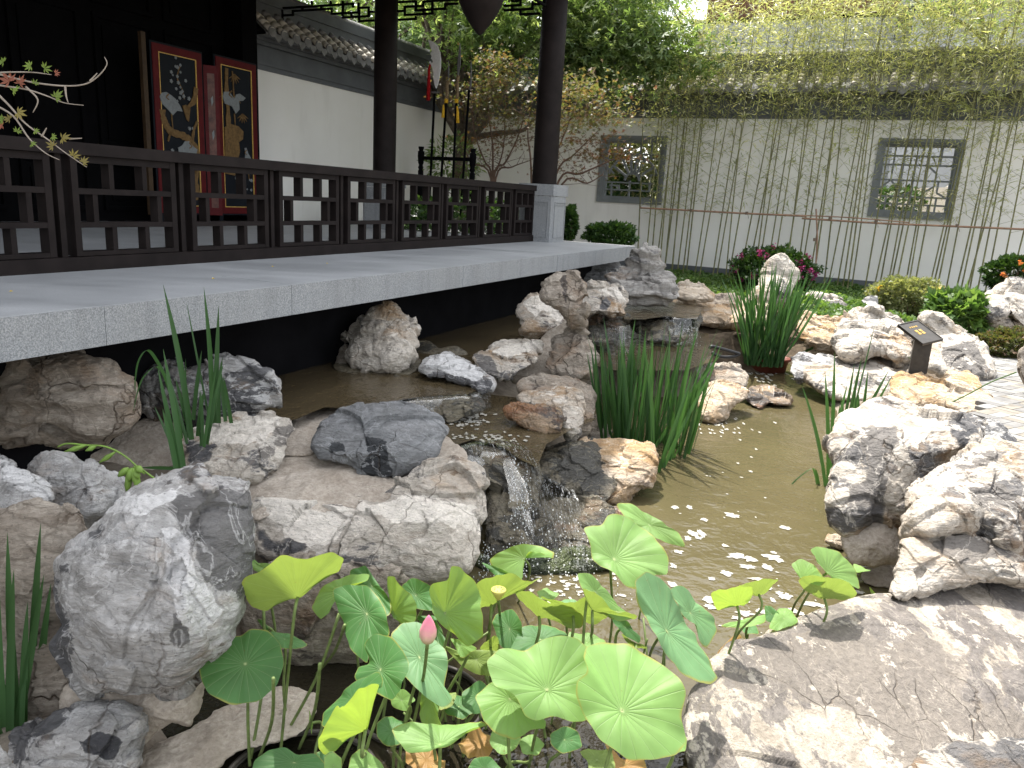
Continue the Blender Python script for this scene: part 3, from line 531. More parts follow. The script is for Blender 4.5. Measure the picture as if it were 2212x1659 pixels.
rock(6, '1920,320 1990,240 2070,185 2150,175 2280,178 2280,480 2240,500 2210,420 2160,270 2120,330 2140,400 2190,480 2120,500 2030,490 1990,440 1975,370', .45, .15, .7, 'white rock with a dark hollow at the right edge by the rose bush', 'pale', c=(2050, 300))
rock(6, '240,740 270,690 330,670 440,690 482,740 492,800 440,850 340,820 260,800', .1, .4, .8, 'grey brown stone left of the red brown planter', 'brown')
rock(6, '200,900 260,790 330,775 420,800 495,850 480,900 380,950 350,1030 260,1040 200,1000', .0, .4, .8, 'cream stone at the channel left of the small rusty rock', 'warm')
rock(6, '480,880 510,830 600,822 700,850 756,880 750,935 690,940 620,930 580,965 520,940', .0, .5, .8, 'small rusty flat rock lying in the narrow channel', 'rust', amp=1.4)
# right bank, near
rock(0, '1788,1098 1800,1040 1812,1000 1796,960 1812,923 1836,903 1875,885 1912,873 1965,873 2017,882 2062,880 2086,892 2104,902 2124,910 2131,931 2115,958 2085,975 2040,995 2004,1028 1990,1050 1975,1085 1968,1128 1930,1152 1900,1140 1870,1150 1848,1160 1822,1152 1800,1130', .22, .35, .8, 'large white boulder with a dark grey scarred face at the right bank', 'pale', res=1.25, fac=[(-.75, -.15, .75, .6), (.1, .9, .5, .64), (.5, -.3, 1, .7)], paint=[(6, '1170,1110 1260,1060 1420,1060 1455,1150 1400,1250 1350,1350 1330,1659 1180,1720 1060,1650 1130,1480 1240,1400 1230,1250 1190,1200', .75), (6, '1760,1000 1860,985 1975,1010 1960,1070 1870,1200 1810,1190 1750,1100', 1.2), (9, '980,60 1150,0 1330,20 1330,140 1090,210 1000,150', .9)])
rock(6, '1920,1150 1940,1060 1990,1020 2080,1060 2160,1150 2167,1215 2060,1225 1950,1210', .5, .45, .8, 'small pale rock with a dark broken face beside the paved path', 'grey', paint=[(6, '2040,1180 2100,1110 2170,1160 2167,1225 2060,1220', 1.2)])
rock(0, '1964,1130 1970,1100 1985,1058 2010,1035 2045,1005 2080,985 2105,968 2142,958 2180,965 2240,972 2240,1240 2190,1210 2120,1140 2060,1150 1985,1165 1962,1150', .3, .4, .8, 'swirled white and tan boulder at the right edge above the pale wedge', 'pale', res=1.3, amp=1.2, paint=[(6, '1730,1290 1900,1220 2100,1230 1960,1320 1800,1345', .7), (6, '1850,1450 2050,1420 2200,1500 2230,1640 2100,1580 1900,1560', .7)])
rock(0, '1930,1290 1945,1210 1955,1165 1975,1155 2005,1142 2075,1130 2105,1128 2122,1150 2175,1192 2240,1235 2240,1260 2140,1250 2060,1265 1990,1295', .25, .4, .7, 'pale wedge shaped rock above the great flat slab', 'pale', fac=[(0, .6, .9, .6)], paint=[(9, '1640,270 1830,190 1960,210 2100,330 1900,385 1700,340', .6)])
rock(9, '1080,230 1120,180 1260,130 1340,120 1400,110 1430,250 1470,300 1455,390 1300,400 1150,395 1110,320', .12, .25, .6, 'undercut grey cement block beneath the large right boulder', 'mortar')
rock(9, '1200,470 1240,395 1450,365 1440,540 1300,530 1240,510', .0, .6, .5, 'sunlit sandy slab at the water below the undercut block', 'mortar')
rock(9, '970,250 1000,203 1085,213 1100,310 1030,280', .0, .4, .7, 'small ochre stone at the waterline below the large right boulder', 'warm')
rock(6, '960,1540 1000,1480 1060,1400 1110,1400 1090,1500 1010,1560', .12, .3, .7, 'narrow tan stone leaning against the large right boulder by the iris', 'warm', name='rock')
rock(9, '270,1040 320,1000 370,960 420,900 520,880 620,860 720,800 820,758 1000,680 1160,620 1300,598 1400,595 1550,530 1750,450 2000,425 2320,400 2320,1720 800,1760 200,1760 165,1500 158,1380 200,1200 270,1110', .08, .84, .34, 'great flat weathered slab with dark speckled top in the right foreground', 'slab', res=1.3, amp=.3, fac=[(-.9, -.3, .55, .72)], shape=.55, paint=[(9, '480,930 700,840 1100,745 1400,830 1700,860 1850,960 1900,1100 2000,1230 2212,1330 2212,1480 1700,1560 1500,1640 1300,1400 1100,1290 850,1230 760,1170 640,1100', .62), (9, '150,1120 275,1110 290,1300 330,1450 400,1720 180,1720 150,1400', 1.2), (9, '300,1050 480,1050 620,1100 700,1150 640,1250 480,1200 420,1150', .8), (9, '1640,760 1760,715 1890,740 2010,880 1955,970 1950,1120 2015,1180 1900,1225 1830,1165 1880,1100 1850,950 1750,860', 1.4), (9, '2110,600 2260,600 2260,760 2180,700', 1.3), (9, '2080,1010 2260,1050 2260,1280 2110,1250', 1.2)])
rock(9, '1500,1700 1520,1640 1560,1580 1700,1530 1950,1490 2212,1490 2320,1500 2320,1800 1500,1800', .5, .6, .6, 'pale smooth rock in the bottom right corner on the great slab', 'pale', amp=.7)
rock(6, '2170,600 2240,560 2290,620 2290,880 2230,840 2180,760', .4, .1, .8, 'rounded dark brown stone cut off by the right edge above the paving', 'brown', amp=.5)
# water over the stones
curtain(0, '962,976 1000,962 1040,952 1090,950 1140,968 1156,1000', .365, .02, .62, 3, wob=.05)
curtain(0, '1070,958 1110,960 1150,985', .375, .0, .80, 9, wob=.05)
curtain(0, '1150,1010 1190,1035 1240,1060', .30, .0, .45, 19, wob=.05)
curtain(0, '1015,850 1035,845 1055,832', .50, .37, .14, 21)
curtain(0, '840,870 890,860 960,855 1010,852', .504, .37, .16, 5)
curtain(0, '1430,683 1470,688 1508,686', .665, .37, .10, 8)
curtain(0, '1310,700 1340,705 1360,702', .655, .37, .14, 6)
curtain(0, '1500,782 1520,775 1535,770', .365, .02, .3, 12)
def droplets():
    rg = np.random.RandomState(3); ico = np.array([(0, 0, 1), (0, 0, -1), (1, 0, 0), (-1, 0, 0), (0, 1, 0), (0, -1, 0)], float); fi = np.array([(0, 2, 4), (0, 4, 3), (0, 3, 5), (0, 5, 2), (1, 4, 2), (1, 3, 4), (1, 5, 3), (1, 2, 5)])
    C = []
    def spray(a, b, za, zb_, n, sp, r):
        A, B = G(*a, za), G(*b, zb_)
        for _ in range(n):
            t = rg.rand()**.7; p = A+(B-A)*t + rg.normal(size=3)*sp*(.3+t); p[2] = max(p[2], .004); C.append((p, r*(.4+rg.rand())))
    spray((1110, 985), (1120, 1235), .36, .02, 330, .035, .0034); spray((1140, 1010), (1130, 1245), .34, .02, 200, .03, .0036)
    spray((1050, 1180), (1060, 1250), .12, .01, 120, .05, .003); spray((1180, 1130), (1260, 1250), .1, .01, 350, .12, .0034)
    spray((985, 905), (1020, 905), .365, .365, 60, .05, .003); spray((1480, 700), (1500, 745), .6, .36, 80, .05, .004)
    V = np.vstack([p + ico*np.array([r, r, r*1.5]) for p, r in C]); Fq = np.vstack([fi+6*k for k in range(len(C))])
    tag(mk('water_droplets', V, Fq, SPRAY, smooth=True), kind='stuff')
SPRAY = m_plain('white_spray', (.8, .82, .82), .2, .6, 30, .05, .1, 60)
droplets()
def blobs(name, spots, z, mat, seed=1, hole=False):
    rg = np.random.RandomState(seed); V = []; Fc = []
    for (x, y, rx, ry, zz) in spots:
        c = G(x, y, z if zz is None else zz); n = 30; a = np.linspace(0, 2*np.pi, n, endpoint=False); s = c[1]/FP; ph = rg.rand()*50; 
        rr = 1 + .95*fbm(np.stack([np.cos(a)*1.15+ph, np.sin(a)*1.15, np.full(n, ph)], 1), 4, .6)
        gy = (c-CAM)[1]/(CAM[2]-c[2])  # ground stretch
        rx *= .85; X = c[0] + rx*s*np.cos(a)*rr; Y_ = c[1] + ry*s*gy*1.0*np.sin(a)*rr; b0 = len(V); V += [(c[0], c[1], c[2]+.004)] + [(p, q, c[2]+.0035) for p, q in zip(X, Y_)]
        Fc += [(b0, b0+1+k, b0+1+(k+1) % n) for k in range(n)]
    return tag(mk(name, V, Fc, mat), kind='stuff')
fo = Z(9, '130,40 35,40 400,90 220,115 150,200 120,230 200,200 190,230 730,168 350,278 60,315 420,340 500,360 640,350 690,370 650,320 500,408 620,415 360,450 30,405 270,485 540,485 720,600 690,575 650,620 740,590 270,620 260,660 480,700 580,690 620,540 430,730 880,640 940,650 770,680 820,700 30,520 1190,570')
fs = [(q[0], q[1], r[0], r[1], None) for q, r in zip(fo, [(8, 4), (11, 4), (17, 6), (9, 3), (14, 7), (10, 6), (10, 9), (9, 4), (13, 4), (8, 4), (12, 5), (22, 8), (18, 8), (22, 7), (12, 5), (12, 3), (25, 6), (12, 7), (13, 6), (8, 5), (9, 4), (18, 4), (14, 5), (10, 5), (8, 6), (13, 6), (22, 10), (16, 6), (24, 7), (18, 7), (12, 5), (14, 5), (20, 6), (12, 6), (16, 6), (10, 5), (14, 6), (12, 4)])]
rgf = random.Random(4)
for _ in range(60):
    x = rgf.gauss(1590, 110); y = rgf.uniform(900, 1420)
    if 1440 < x < 1790 and (y > 1000 or 1560 < x < 1690): fs.append((x, y, rgf.choice([2, 2, 3, 3, 4, 5]), rgf.choice([1, 1.4, 1.8]), None))
for _ in range(60): fs.append((rgf.gauss(1640, 30), rgf.gauss(815, 12), rgf.uniform(1.5, 4), rgf.uniform(1, 2), None))
for _ in range(40): fs.append((rgf.gauss(1545, 26), rgf.gauss(925, 14), rgf.uniform(1.5, 3.5), rgf.uniform(1, 2), None))
for _ in range(60): fs.append((rgf.gauss(1230, 55), rgf.gauss(1262, 22), rgf.uniform(3, 10), rgf.uniform(1.5, 4), None))
for _ in range(90): fs.append((rgf.gauss(1000, 30), rgf.gauss(905, 9), rgf.uniform(2, 7), rgf.uniform(1, 2.5), .361))
for _ in range(50): fs.append((rgf.gauss(1060, 60), rgf.gauss(945, 6), rgf.uniform(2, 6), rgf.uniform(1, 2), .361))
blobs('pond_foam', fs, 0, FOAM, 5)
# ================================================================== PAVILION
ZD, ZS, VE, VR = 1.28, 1.085, -3.375, -4.78
pav = thing('pavilion', 'dark timber pavilion with black columns and a raised grey granite deck over the pond', 'pavilion', L(5, -6, ZS))
def jit(r, a): return r.uniform(-a, a)
rr = random.Random(11)
us = [-1.2, .1, 1.25, 2.55, 3.9, 5.1, 6.2, 7.25, 8.5, 9.75, 11.0, 11.72]
dk = MB(); dk.box(-1.2, 11.66, -9.9, VE-.02, ZS+.004, ZD-.04); deck = dk.obj('deck', GRANITE, pav)
for a, b in zip(us, us[1:]):
    m = MB(); h = jit(rr, .0012); m.box(a+.0015, b-.0015, -3.98, VE+jit(rr, .0015), ZS, ZD+h); o = m.obj('edge_stone', GRANITE, deck)
    m = MB(); m.box(a+.0015, b-.0015, -3.978, VE-.006, ZD+h, ZD+h+.003); m.obj('edge_stone_top', DECK, deck)
vs = [-4.78, -5.9, -7.0, -8.1, -9.2, -9.9]
m = MB(); m.box(-1.2, 11.7, -4.78, -3.982, ZD-.04, ZD+.001); m.obj('paving_strip', DECK, deck)
for i, (v1, v0) in enumerate(zip(vs, vs[1:])):
    e = -1.2
    while e < 11.5:
        f = min(11.7, e+1.1+.2*(i % 2)); m = MB(); m.box(e+.002, f-.002, v0+.002, v1-.002, ZD-.04, ZD+jit(rr, .001)); m.obj('floor_stone', DECK, deck); e = f
m = MB(); m.box(11.7, 14.2, -9.6, -5.4, .6, ZD-.004); m.obj('rear_platform', DECK, deck)
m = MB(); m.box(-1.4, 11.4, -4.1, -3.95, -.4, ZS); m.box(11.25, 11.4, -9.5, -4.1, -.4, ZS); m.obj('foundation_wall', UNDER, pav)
UC = 11.12
c2 = uv(WU(1175.5, 396, UC)); c1 = uv(WU(830, 368, UC))
def column(v, rad, zb, h=5.6):
    c = L(UC, v, zb); m = MB(); m.lathe(c, [(rad*1.0, 0), (rad, .02), (rad*1.0, 1.5), (rad*.97, h-zb)], 40); return m.obj('column', DARKWOOD, pav, True)
zb2 = WU(1190, 399, UC)[2]
def smoothbox(mb, u0, u1, v0, v1, z0, z1, ch=.012):
    pts = [(u0+ch, v0), (u1-ch, v0), (u1, v0+ch), (u1, v1-ch), (u1-ch, v1), (u0+ch, v1), (u0, v1-ch), (u0, v0+ch)]
    mb.prism([L(a, b, z0) for a, b in pts], [0, 0, z1-z0])
for v, s_ in ((c2[1], .29), (c1[1], .27)):
    column(v, .187, zb2)
    m = MB(); smoothbox(m, UC-s_+.012, UC+s_-.012, v-s_+.012, v+s_-.012, ZD, zb2-.17, .03); smoothbox(m, UC-s_, UC+s_, v-s_, v+s_, zb2-.165, zb2)
    b = m.obj('column_base', GRANITE, pav)
    for ax in (0, 1):   # sunk panel border on each visible face
        m = MB(); w_ = s_-.075; z0, z1 = ZD+.07, zb2-.25; t_ = .012
        def bar(a0, a1, q0, q1):
            if ax == 0: m.box(UC-s_-.0, UC-s_+.02, v+a0, v+a1, q0, q1)
            else: m.box(UC+a0, UC+a1, v+s_-.02, v+s_-.0, q0, q1)
        bar(-w_, w_, z0, z0+t_); bar(-w_, w_, z1-t_, z1); bar(-w_, -w_+t_, z0+t_, z1-t_); bar(w_-t_, w_, z0+t_, z1-t_); bar(-w_+.05, w_-.05, z1-.05, z1-.04)
        m.obj('raised_border', GRANITE, b)
for u_ in (5.6, .1):
    c_ = MB(); c_.lathe(L(u_, -9.4, ZD), [(.18, 0), (.18, 4)], 24); c_.obj('column', BLACKWOOD, pav, True)
# front columns nearer than the frame shows stand outside it; beams and roof
m = MB(); m.box(-2, 11.4, -4.85, -4.6, 4.78, 5.6); m.box(10.98, 11.26, -9.9, -4.6, 5.0, 5.6); m.box(-2, 11.4, -7.8, -7.55, 5.2, 5.6); m.obj('beam', BLACKWOOD, pav)
m = MB(); RB = 5.7
prof = [(VE-.12, RB), (VE-.12, RB+.16), (-7.2, 7.6), (-11.6, RB+.16), (-11.6, RB)]
m.prism([L(-3.5, a, b) for a, b in prof], U2*16.8); m.obj('roof', BLACKWOOD, pav)
m = MB()
for k in range(36): m.box(-3.2+k*.42, -3.1+k*.42, -9.8, VE-.10, RB-.09, RB-.005)
tag(m.obj('rafters', BLACKWOOD, pav), kind='stuff')
# hall front: moulded black panels
fac = MB(); fac.box(-3, 10.1, -10.05, -9.85, ZD, RB); fc = fac.obj('hall_front', BLACKWOOD, pav)
for u0, u1, z0, z1 in [(a, a+.95, b, c_) for a in np.arange(-.5, 9.5, 1.15) for b, c_ in ((ZD+.15, 2.1), (2.25, 4.0), (4.12, 4.95))]:
    m = MB(); t_ = .06; m.box(u0, u1, -9.852, -9.80, z0, z0+t_); m.box(u0, u1, -9.852, -9.80, z1-t_, z1); m.box(u0, u0+t_, -9.852, -9.80, z0+t_, z1-t_); m.box(u1-t_, u1, -9.852, -9.80, z0+t_, z1-t_)
    m.box(u0+.14, u1-.14, -9.852, -9.825, z0+.14, z1-.14); m.obj('door_panel', BLACKWOOD, fc)
m = MB(); m.box(9.88, 10.2, -9.84, -9.46, ZD, RB); m.obj('corner_post', BLACKWOOD, pav)
# hanging fretwork between the posts (stepped key pattern drawn from the photo)
def fret(plane, segs, parent, t_=.028):
    f = thing_part('fretwork', parent)
    for a, b, c_, d in segs:
        x0, x1, z0, z1 = min(a, c_), max(a, c_), min(b, d), max(b, d); m = MB(); h = t_/2
        if abs(z1-z0) < 1e-6: z0 -= h; z1 += h; x0 -= h; x1 += h; dd = .02
        else: x0 -= h; x1 += h; z0 += h; z1 -= h; dd = .018
        if plane[0] == 'u': m.box(plane[1]-dd, plane[1]+dd, x0, x1, z0, z1)
        else: m.box(x0, x1, plane[1]-dd, plane[1]+dd, z0, z1)
        m.obj('fret_bar', BLACKWOOD, f)
def thing_part(name, parent):
    o = bpy.data.objects.new(name, None); COL.objects.link(o); o.parent = parent; o.empty_display_size = .1; return o
def fseg(off, s, mode='u'):
    o = []
    for t in s.split():
        a = [float(c) for c in t.split(',')]
        A = WU(off[0]+a[0]*off[2], off[1]+a[1]*off[2], UC); B = WU(off[0]+a[2]*off[2], off[1]+a[3]*off[2], UC); o.append([A@V2, A[2], B@V2, B[2]])
    for q in o:
        if abs(q[0]-q[2]) > abs(q[1]-q[3]): z_ = (q[1]+q[3])/2; q[1] = q[3] = z_
        else: x_ = (q[0]+q[2])/2; q[0] = q[2] = x_
    return o
k1 = (521.2, 0, .186); k2 = (822.9, 0, .1984)
fret(('u', UC), fseg(k1, '140,95,310,95 310,95,310,125 190,145,400,130 190,145,190,235 140,185,190,185 140,290,480,280 300,185,600,180 300,130,300,185 600,120,600,180 600,120,1050,110 370,90,370,130 370,90,1180,65 475,90,475,225 190,235,480,225 1050,110,1050,160 1050,160,1360,145 1180,0,1180,200 1180,200,1480,190 1480,90,1480,190 1360,90,1480,90 1360,20,1360,145 1300,45,1300,100 1180,50,1300,45 1370,100,1370,245 1370,245,1540,240 1480,140,1540,135 1280,150,1280,200 820,0,820,70 1040,0,1040,65 710,80,710,120 930,70,930,115'), pav)
fret(('u', UC), fseg(k2, '200,22,380,15 380,15,380,110 260,72,460,65 260,72,260,160 190,120,260,120 260,160,560,150 200,215,380,205 380,165,380,205 460,10,460,65 460,10,830,2 380,110,700,98 560,10,560,150 700,45,700,98 700,45,830,40 460,110,460,150 1350,65,1520,55 1350,110,1650,98 1430,60,1430,110 1430,10,1520,8 1520,8,1520,55 1650,0,1650,98 1650,45,1720,45 1520,100,1520,155 1520,155,1720,150'), pav)
fr2 = []
for a in (10.75,): fr2 += [(a, 4.75, a, 4.55), (a, 4.55, 10.3, 4.55), (10.5, 4.75, 10.5, 4.62), (10.5, 4.62, 9.9, 4.62), (10.3, 4.55, 10.3, 4.72), (9.9, 4.62, 9.9, 4.75)]
fret(('v', -4.72), fr2, pav)
# hanging pendant
pc = WV(1038, 20, -4.1); pz = WV(1038, 78, -4.1)[2]; pu, pv_, _ = uv(pc)
pend = thing('hanging_pendant', 'large dark brown bell shaped wooden pendant hanging point down from the pavilion eave', 'pendant', L(pu, -4.1, pz))
m = MB(); m.lathe(L(pu, -4.1, pz), [(.004, 0), (.03, .02), (.10, .10), (.17, .20), (.225, .31), (.262, .44), (.272, .52), (.268, .56), (.272, .565), (.285, .58), (.288, .61), (.27, .63), (.23, .66)], 48); m.obj('bell_body', DARKWOOD, pend, True)
m = MB(); m.lathe(L(pu, -4.1, pz+.66), [(.2, 0), (.21, .05), (.12, .2), (.05, .4), (.03, 1.0)], 24); m.obj('hanger_stem', DARKWOOD, pend, True)
# ---------------- railing
rail = thing('balustrade', 'dark brown lattice balustrade running along the stone deck', 'railing', L(6, VR, ZD))
d2 = .045
m = MB(); m.box(-1.1, c2[0]-.28, VR-.06, VR+.06, ZD, ZD+.092); m.obj('bottom_rail', DARKWOOD, rail)
m = MB(); m.box(-1.1, c2[0]-.25, VR-.075, VR+.075, 2.022, 2.098); m.obj('top_rail', DARKWOOD, rail)
for k in range(-4, 8):
    u0 = 3.41+.962*k + (.02 if k > 5 else 0); u1 = u0+.825
    if u0 > 10.8: continue
    u1 = min(u1, c2[0]-.29); W_ = u1-u0; p = thing_part('lattice_panel', rail)
    zz = [1.376, 1.405, 1.56, 1.595, 1.775, 1.812, 1.975, 2.02]
    def br(a, b, c_, d, dd=d2):
        m = MB(); m.box(a, b, VR-dd, VR+dd, c_, d); m.obj('lattice_bar', DARKWOOD, p)
    br(u0, u0+.045, zz[0], zz[7]); br(u1-.045, u1, zz[0], zz[7])
    i0, i1 = u0+.045, u1-.045
    br(i0, i1, zz[0], zz[1], d2-.002); br(i0, i1, zz[6], zz[7], d2-.002); br(i0, i1, zz[2], zz[3], d2-.002); br(i0, i1, zz[4], zz[5], d2-.002)
    for f_, za, zb_ in ((.36, 1, 2), (.68, 1, 2), (.2, 3, 4), (.82, 3, 4), (.36, 5, 6), (.68, 5, 6)): c_ = u0+W_*f_; br(c_-.018, c_+.018, zz[za], zz[zb_], d2-.006)
    m = MB(); m.box(u1+.045, u1+.085, VR-.03, VR+.03, ZD+.092, 2.022); 
    if u1 < 10.7: m.obj('baluster_post', DARKWOOD, rail)
# ---------------- folding screen with inlaid cranes
scr = thing('folding_screen', 'black lacquer folding screen with red borders and inlaid white cranes on golden branches', 'screen', L(9, -9.3, ZD))
INL_W = m_plain('white_shell_inlay', (.19, .205, .21), .5, .2, 30, .15, .1, 60); INL_G = m_plain('golden_carved_inlay', (.15, .09, .035), .6, .2, 25, .35, .5, 50); BLKLAC = m_plain('blue_black_lacquer', (.006, .008, .012), .5, .15, 5, .2, .05, 40)
class Pan:  # a panel plane given by two base points in (u,v)
    def __init__(s, a, b, z0, z1): s.a = np.array(a); s.b = np.array(b); s.z0 = z0; s.z1 = z1; d = s.b-s.a; s.len = np.linalg.norm(d); s.d = d/s.len; s.n = np.array([-s.d[1], s.d[0]]); s.n = s.n if s.n[1] > 0 else -s.n
    def pt(s, x, z, o=0): q = s.a + s.d*x*s.len + s.n*o; return L(q[0], q[1], s.z0+(s.z1-s.z0)*z)
    def box(s, mb, x0, x1, z0, z1, o0, o1): mb.hexa([s.pt(x0, z0, o0), s.pt(x1, z0, o0), s.pt(x1, z0, o1), s.pt(x0, z0, o1), s.pt(x0, z1, o0), s.pt(x1, z1, o0), s.pt(x1, z1, o1), s.pt(x0, z1, o1)])
    def poly(s, mb, pts, o0, o1): mb.prism([s.pt(x, z, o0) for x, z in pts], L(s.n[0]*(o1-o0), s.n[1]*(o1-o0), 0))
    def limb(s, mb, pts, w0, w1, o=.006, th=.012, n=6):
        P_ = smooth_path([np.array([x, z*(s.z1-s.z0)/s.len, 0]) for x, z in pts], n); m_ = len(P_); Lf = []; Rt = []; r_ = random.Random(len(pts))
        for i, p in enumerate(P_):
            t = P_[min(i+1, m_-1)]-P_[max(i-1, 0)]; t /= np.linalg.norm(t)+1e-9; q = np.array([-t[1], t[0], 0]); w_ = (w0+(w1-w0)*i/(m_-1))*r_.uniform(.75, 1.25)/2
            Lf.append(p+q*w_); Rt.append(p-q*w_)
        for i in range(m_-1): s.poly(mb, [(q[0], q[1]*s.len/(s.z1-s.z0)) for q in (Rt[i], Rt[i+1], Lf[i+1], Lf[i])], o, o+th)
def crane(pan, cx, cz, sc, flip=1, parent=None, body=None):
    a = pan.len/(pan.z1-pan.z0); T = lambda pts: [(cx+flip*x*sc, cz+z*sc*a) for x, z in pts]
    m = MB(); pan.poly(m, T(body or [(-.5, .28), (-.42, .42), (-.2, .48), (0, .4), (.2, .3), (.42, .05), (.5, -.12), (.25, -.12), (.05, -.3), (-.2, -.1), (-.42, .05)]), .008, .02); o = m.obj('crane_inlay', INL_W, parent)
    m = MB(); pan.limb(m, T([(.0, -.25), (.02, -.6), (.04, -.85)]), .03*sc*1.5, .02*sc*1.5, .006, .01); pan.limb(m, T([(-.1, .42), (-.22, .3), (-.1, .22)]), .05*sc, .03*sc, .02, .006); m.obj('crane_legs', INL_G, o)
def panel(a, b, z0, z1, deco, mir=False):
    pan = Pan(a, b, z0, z1); p = thing_part('screen_panel', scr)
    m = MB(); pan.box(m, 0, 1, 0, 1, -.018, .0); m.obj('lacquer_board', BLKLAC, p)
    m = MB(); e = .11; eh = e*pan.len/(z1-z0); i = .03; ih = i*pan.len/(z1-z0)
    for q in ((i, 1-i, ih, ih+eh), (i, 1-i, 1-ih-eh, 1-ih), (i, i+e, ih+eh, 1-ih-eh), (1-i-e, 1-i, ih+eh, 1-ih-eh)): pan.box(m, q[0], q[1], q[2], q[3], 0, .012)
    m.obj('red_border', REDLAC, p); m = MB(); k = i+e; kh = ih+eh; g = .012; gh = g*pan.len/(z1-z0)
    for q in ((k, 1-k, kh, kh+gh), (k, 1-k, 1-kh-gh, 1-kh), (k, k+g, kh+gh, 1-kh-gh), (1-k-g, 1-k, kh+gh, 1-kh-gh)): pan.box(m, q[0], q[1], q[2], q[3], 0, .014)
    m.obj('gold_line', GOLD, p)
    for x in (.02, .9): m = MB(); pan.box(m, x, x+.08, -.045, 0, -.016, -.002); m.obj('foot', BLKLAC, p)
    r_ = random.Random(3)
    def bloss(x, z, n_, sp):
        m = MB()
        for _ in range(n_):
            bx, bz = x+r_.gauss(0, sp), z+r_.gauss(0, sp*.5); ra = r_.uniform(.014, .03); pan.poly(m, [(bx+ra*math.cos(t)*(1+.25*math.cos(5*t)), bz+ra*math.sin(t)*(1+.25*math.cos(5*t))*pan.len/(z1-z0)) for t in np.linspace(0, 2*math.pi, 15)[:-1]], .004, .012)
        m.obj('blossom_inlay', INL_W, p)
    if deco == 1:
        gb = lambda pts, a_, b_: (lambda q: (pan.limb(q, pts, a_, b_), q.obj('gold_branch_inlay', INL_G, p)))(MB())
        m = MB(); gb([(.84, .78), (.78, .70), (.7, .67), (.62, .64)], .10, .05); gb([(.16, .62), (.18, .56), (.3, .50), (.55, .48), (.72, .44), (.84, .36)], .10, .12); gb([(.3, .5), (.24, .44)], .05, .02); gb([(.72, .46), (.76, .53), (.84, .58)], .05, .04); gb([(.78, .34), (.74, .2), (.8, .1)], .12, .14); gb([(.3, .26), (.42, .22), (.36, .16)], .12, .08)
        pan.poly(m, [(.55, .66), (.62, .58), (.66, .57), (.7, .65), (.62, .67)], .006, .018); pan.poly(m, [(.6, .3), (.68, .24), (.8, .27), (.76, .31)], .006, .018); tag(m.obj('gold_tuft_inlay', INL_G, p), kind='stuff')
        crane(pan, .33, .645, .42, 1, p); crane(pan, .6, .375, .42, -1, p, [(-.5, .2), (-.3, .3), (-.1, .48), (.1, .45), (.22, .3), (.42, .2), (.38, 0), (.2, -.2), (.05, -.42), (-.1, -.38), (-.2, -.05), (-.42, .02)])
        bloss(.45, .85, 7, .05); bloss(.5, .78, 8, .09); bloss(.6, .73, 4, .05); bloss(.68, .54, 4, .03); bloss(.35, .33, 6, .07); bloss(.78, .35, 4, .04)
        m = MB(); pan.limb(m, [(.56, .9), (.48, .82), (.56, .76), (.6, .7)], .02, .015, .003, .004); m.obj('twig_inlay', INL_G, p)
    else:
        m = MB(); pan.limb(m, [(.27, .93), (.25, .8), (.27, .7), (.27, .56)], .08, .09); pan.limb(m, [(.4, .92), (.42, .76)], .02, .02)
        pan.poly(m, [(.17, .56), (.3, .59), (.5, .58), (.62, .55), (.6, .5), (.5, .48), (.52, .42), (.46, .36), (.48, .3), (.38, .26), (.17, .27)], .006, .02)
        for cx, cz in ((.45, .9), (.2, .77), (.48, .77), (.62, .66)):
            for t in np.linspace(-2.6, -.4, 6): pan.limb(m, [(cx, cz), (cx+.15*math.cos(t), cz+.15*math.sin(t)*pan.len/(z1-z0))], .03, .006, .004, .008, 2)
        tag(m.obj('gold_bamboo_inlay', INL_G, p), kind='stuff')
        crane(pan, .42, .71, .55, 1, p, [(-.5, .2), (-.42, .35), (-.2, .38), (0, .2), (.1, .34), (.25, .38), (.5, .28), (.38, .18), (.2, .15), (.22, -.1), (.05, -.25), (-.1, -.05), (-.4, 0)]); crane(pan, .72, .37, .4, 1, p, [(-.2, .5), (-.1, .52), (0, .3), (.15, .1), (.3, -.2), (.3, -.45), (.15, -.4), (-.05, -.3), (-.2, 0), (-.18, .25)])
        bloss(.75, .2, 6, .06); bloss(.5, .25, 3, .05)
sb, st_ = 1.40, 3.70
panel((7.99, -9.30), (8.9, -9.30), sb, st_+.02, 1)
panel((9.12, -9.30), (10.0, -9.30), sb, st_+.04, 2)
pn_ = Pan((8.93, -9.32), (9.09, -9.2), sb, st_-.1); m = MB(); pn_.box(m, 0, 1, 0, .98, -.02, 0); o = m.obj('folded_leaf', REDLAC, scr); 
for z_ in (.3, .5, .72): m = MB(); pn_.poly(m, [(.5, z_), (.62, z_+.03), (.6, z_+.07), (.45, z_+.05)], .001, .006); m.obj('shell_inlay', INL_W, o)
m = MB(); pn_.box(m, .25, .75, .05, .93, 0, .003); m.obj('brown_ground', m_plain('brown_lacquer', (.10, .04, .03), .4, .3, 10, .5), o)
m = MB(); m.box(7.86, 7.93, -9.36, -9.3, sb, st_+.1); m.obj('brass_edge', m_plain('dull_brass_wood', (.05, .03, .015), .6), scr)

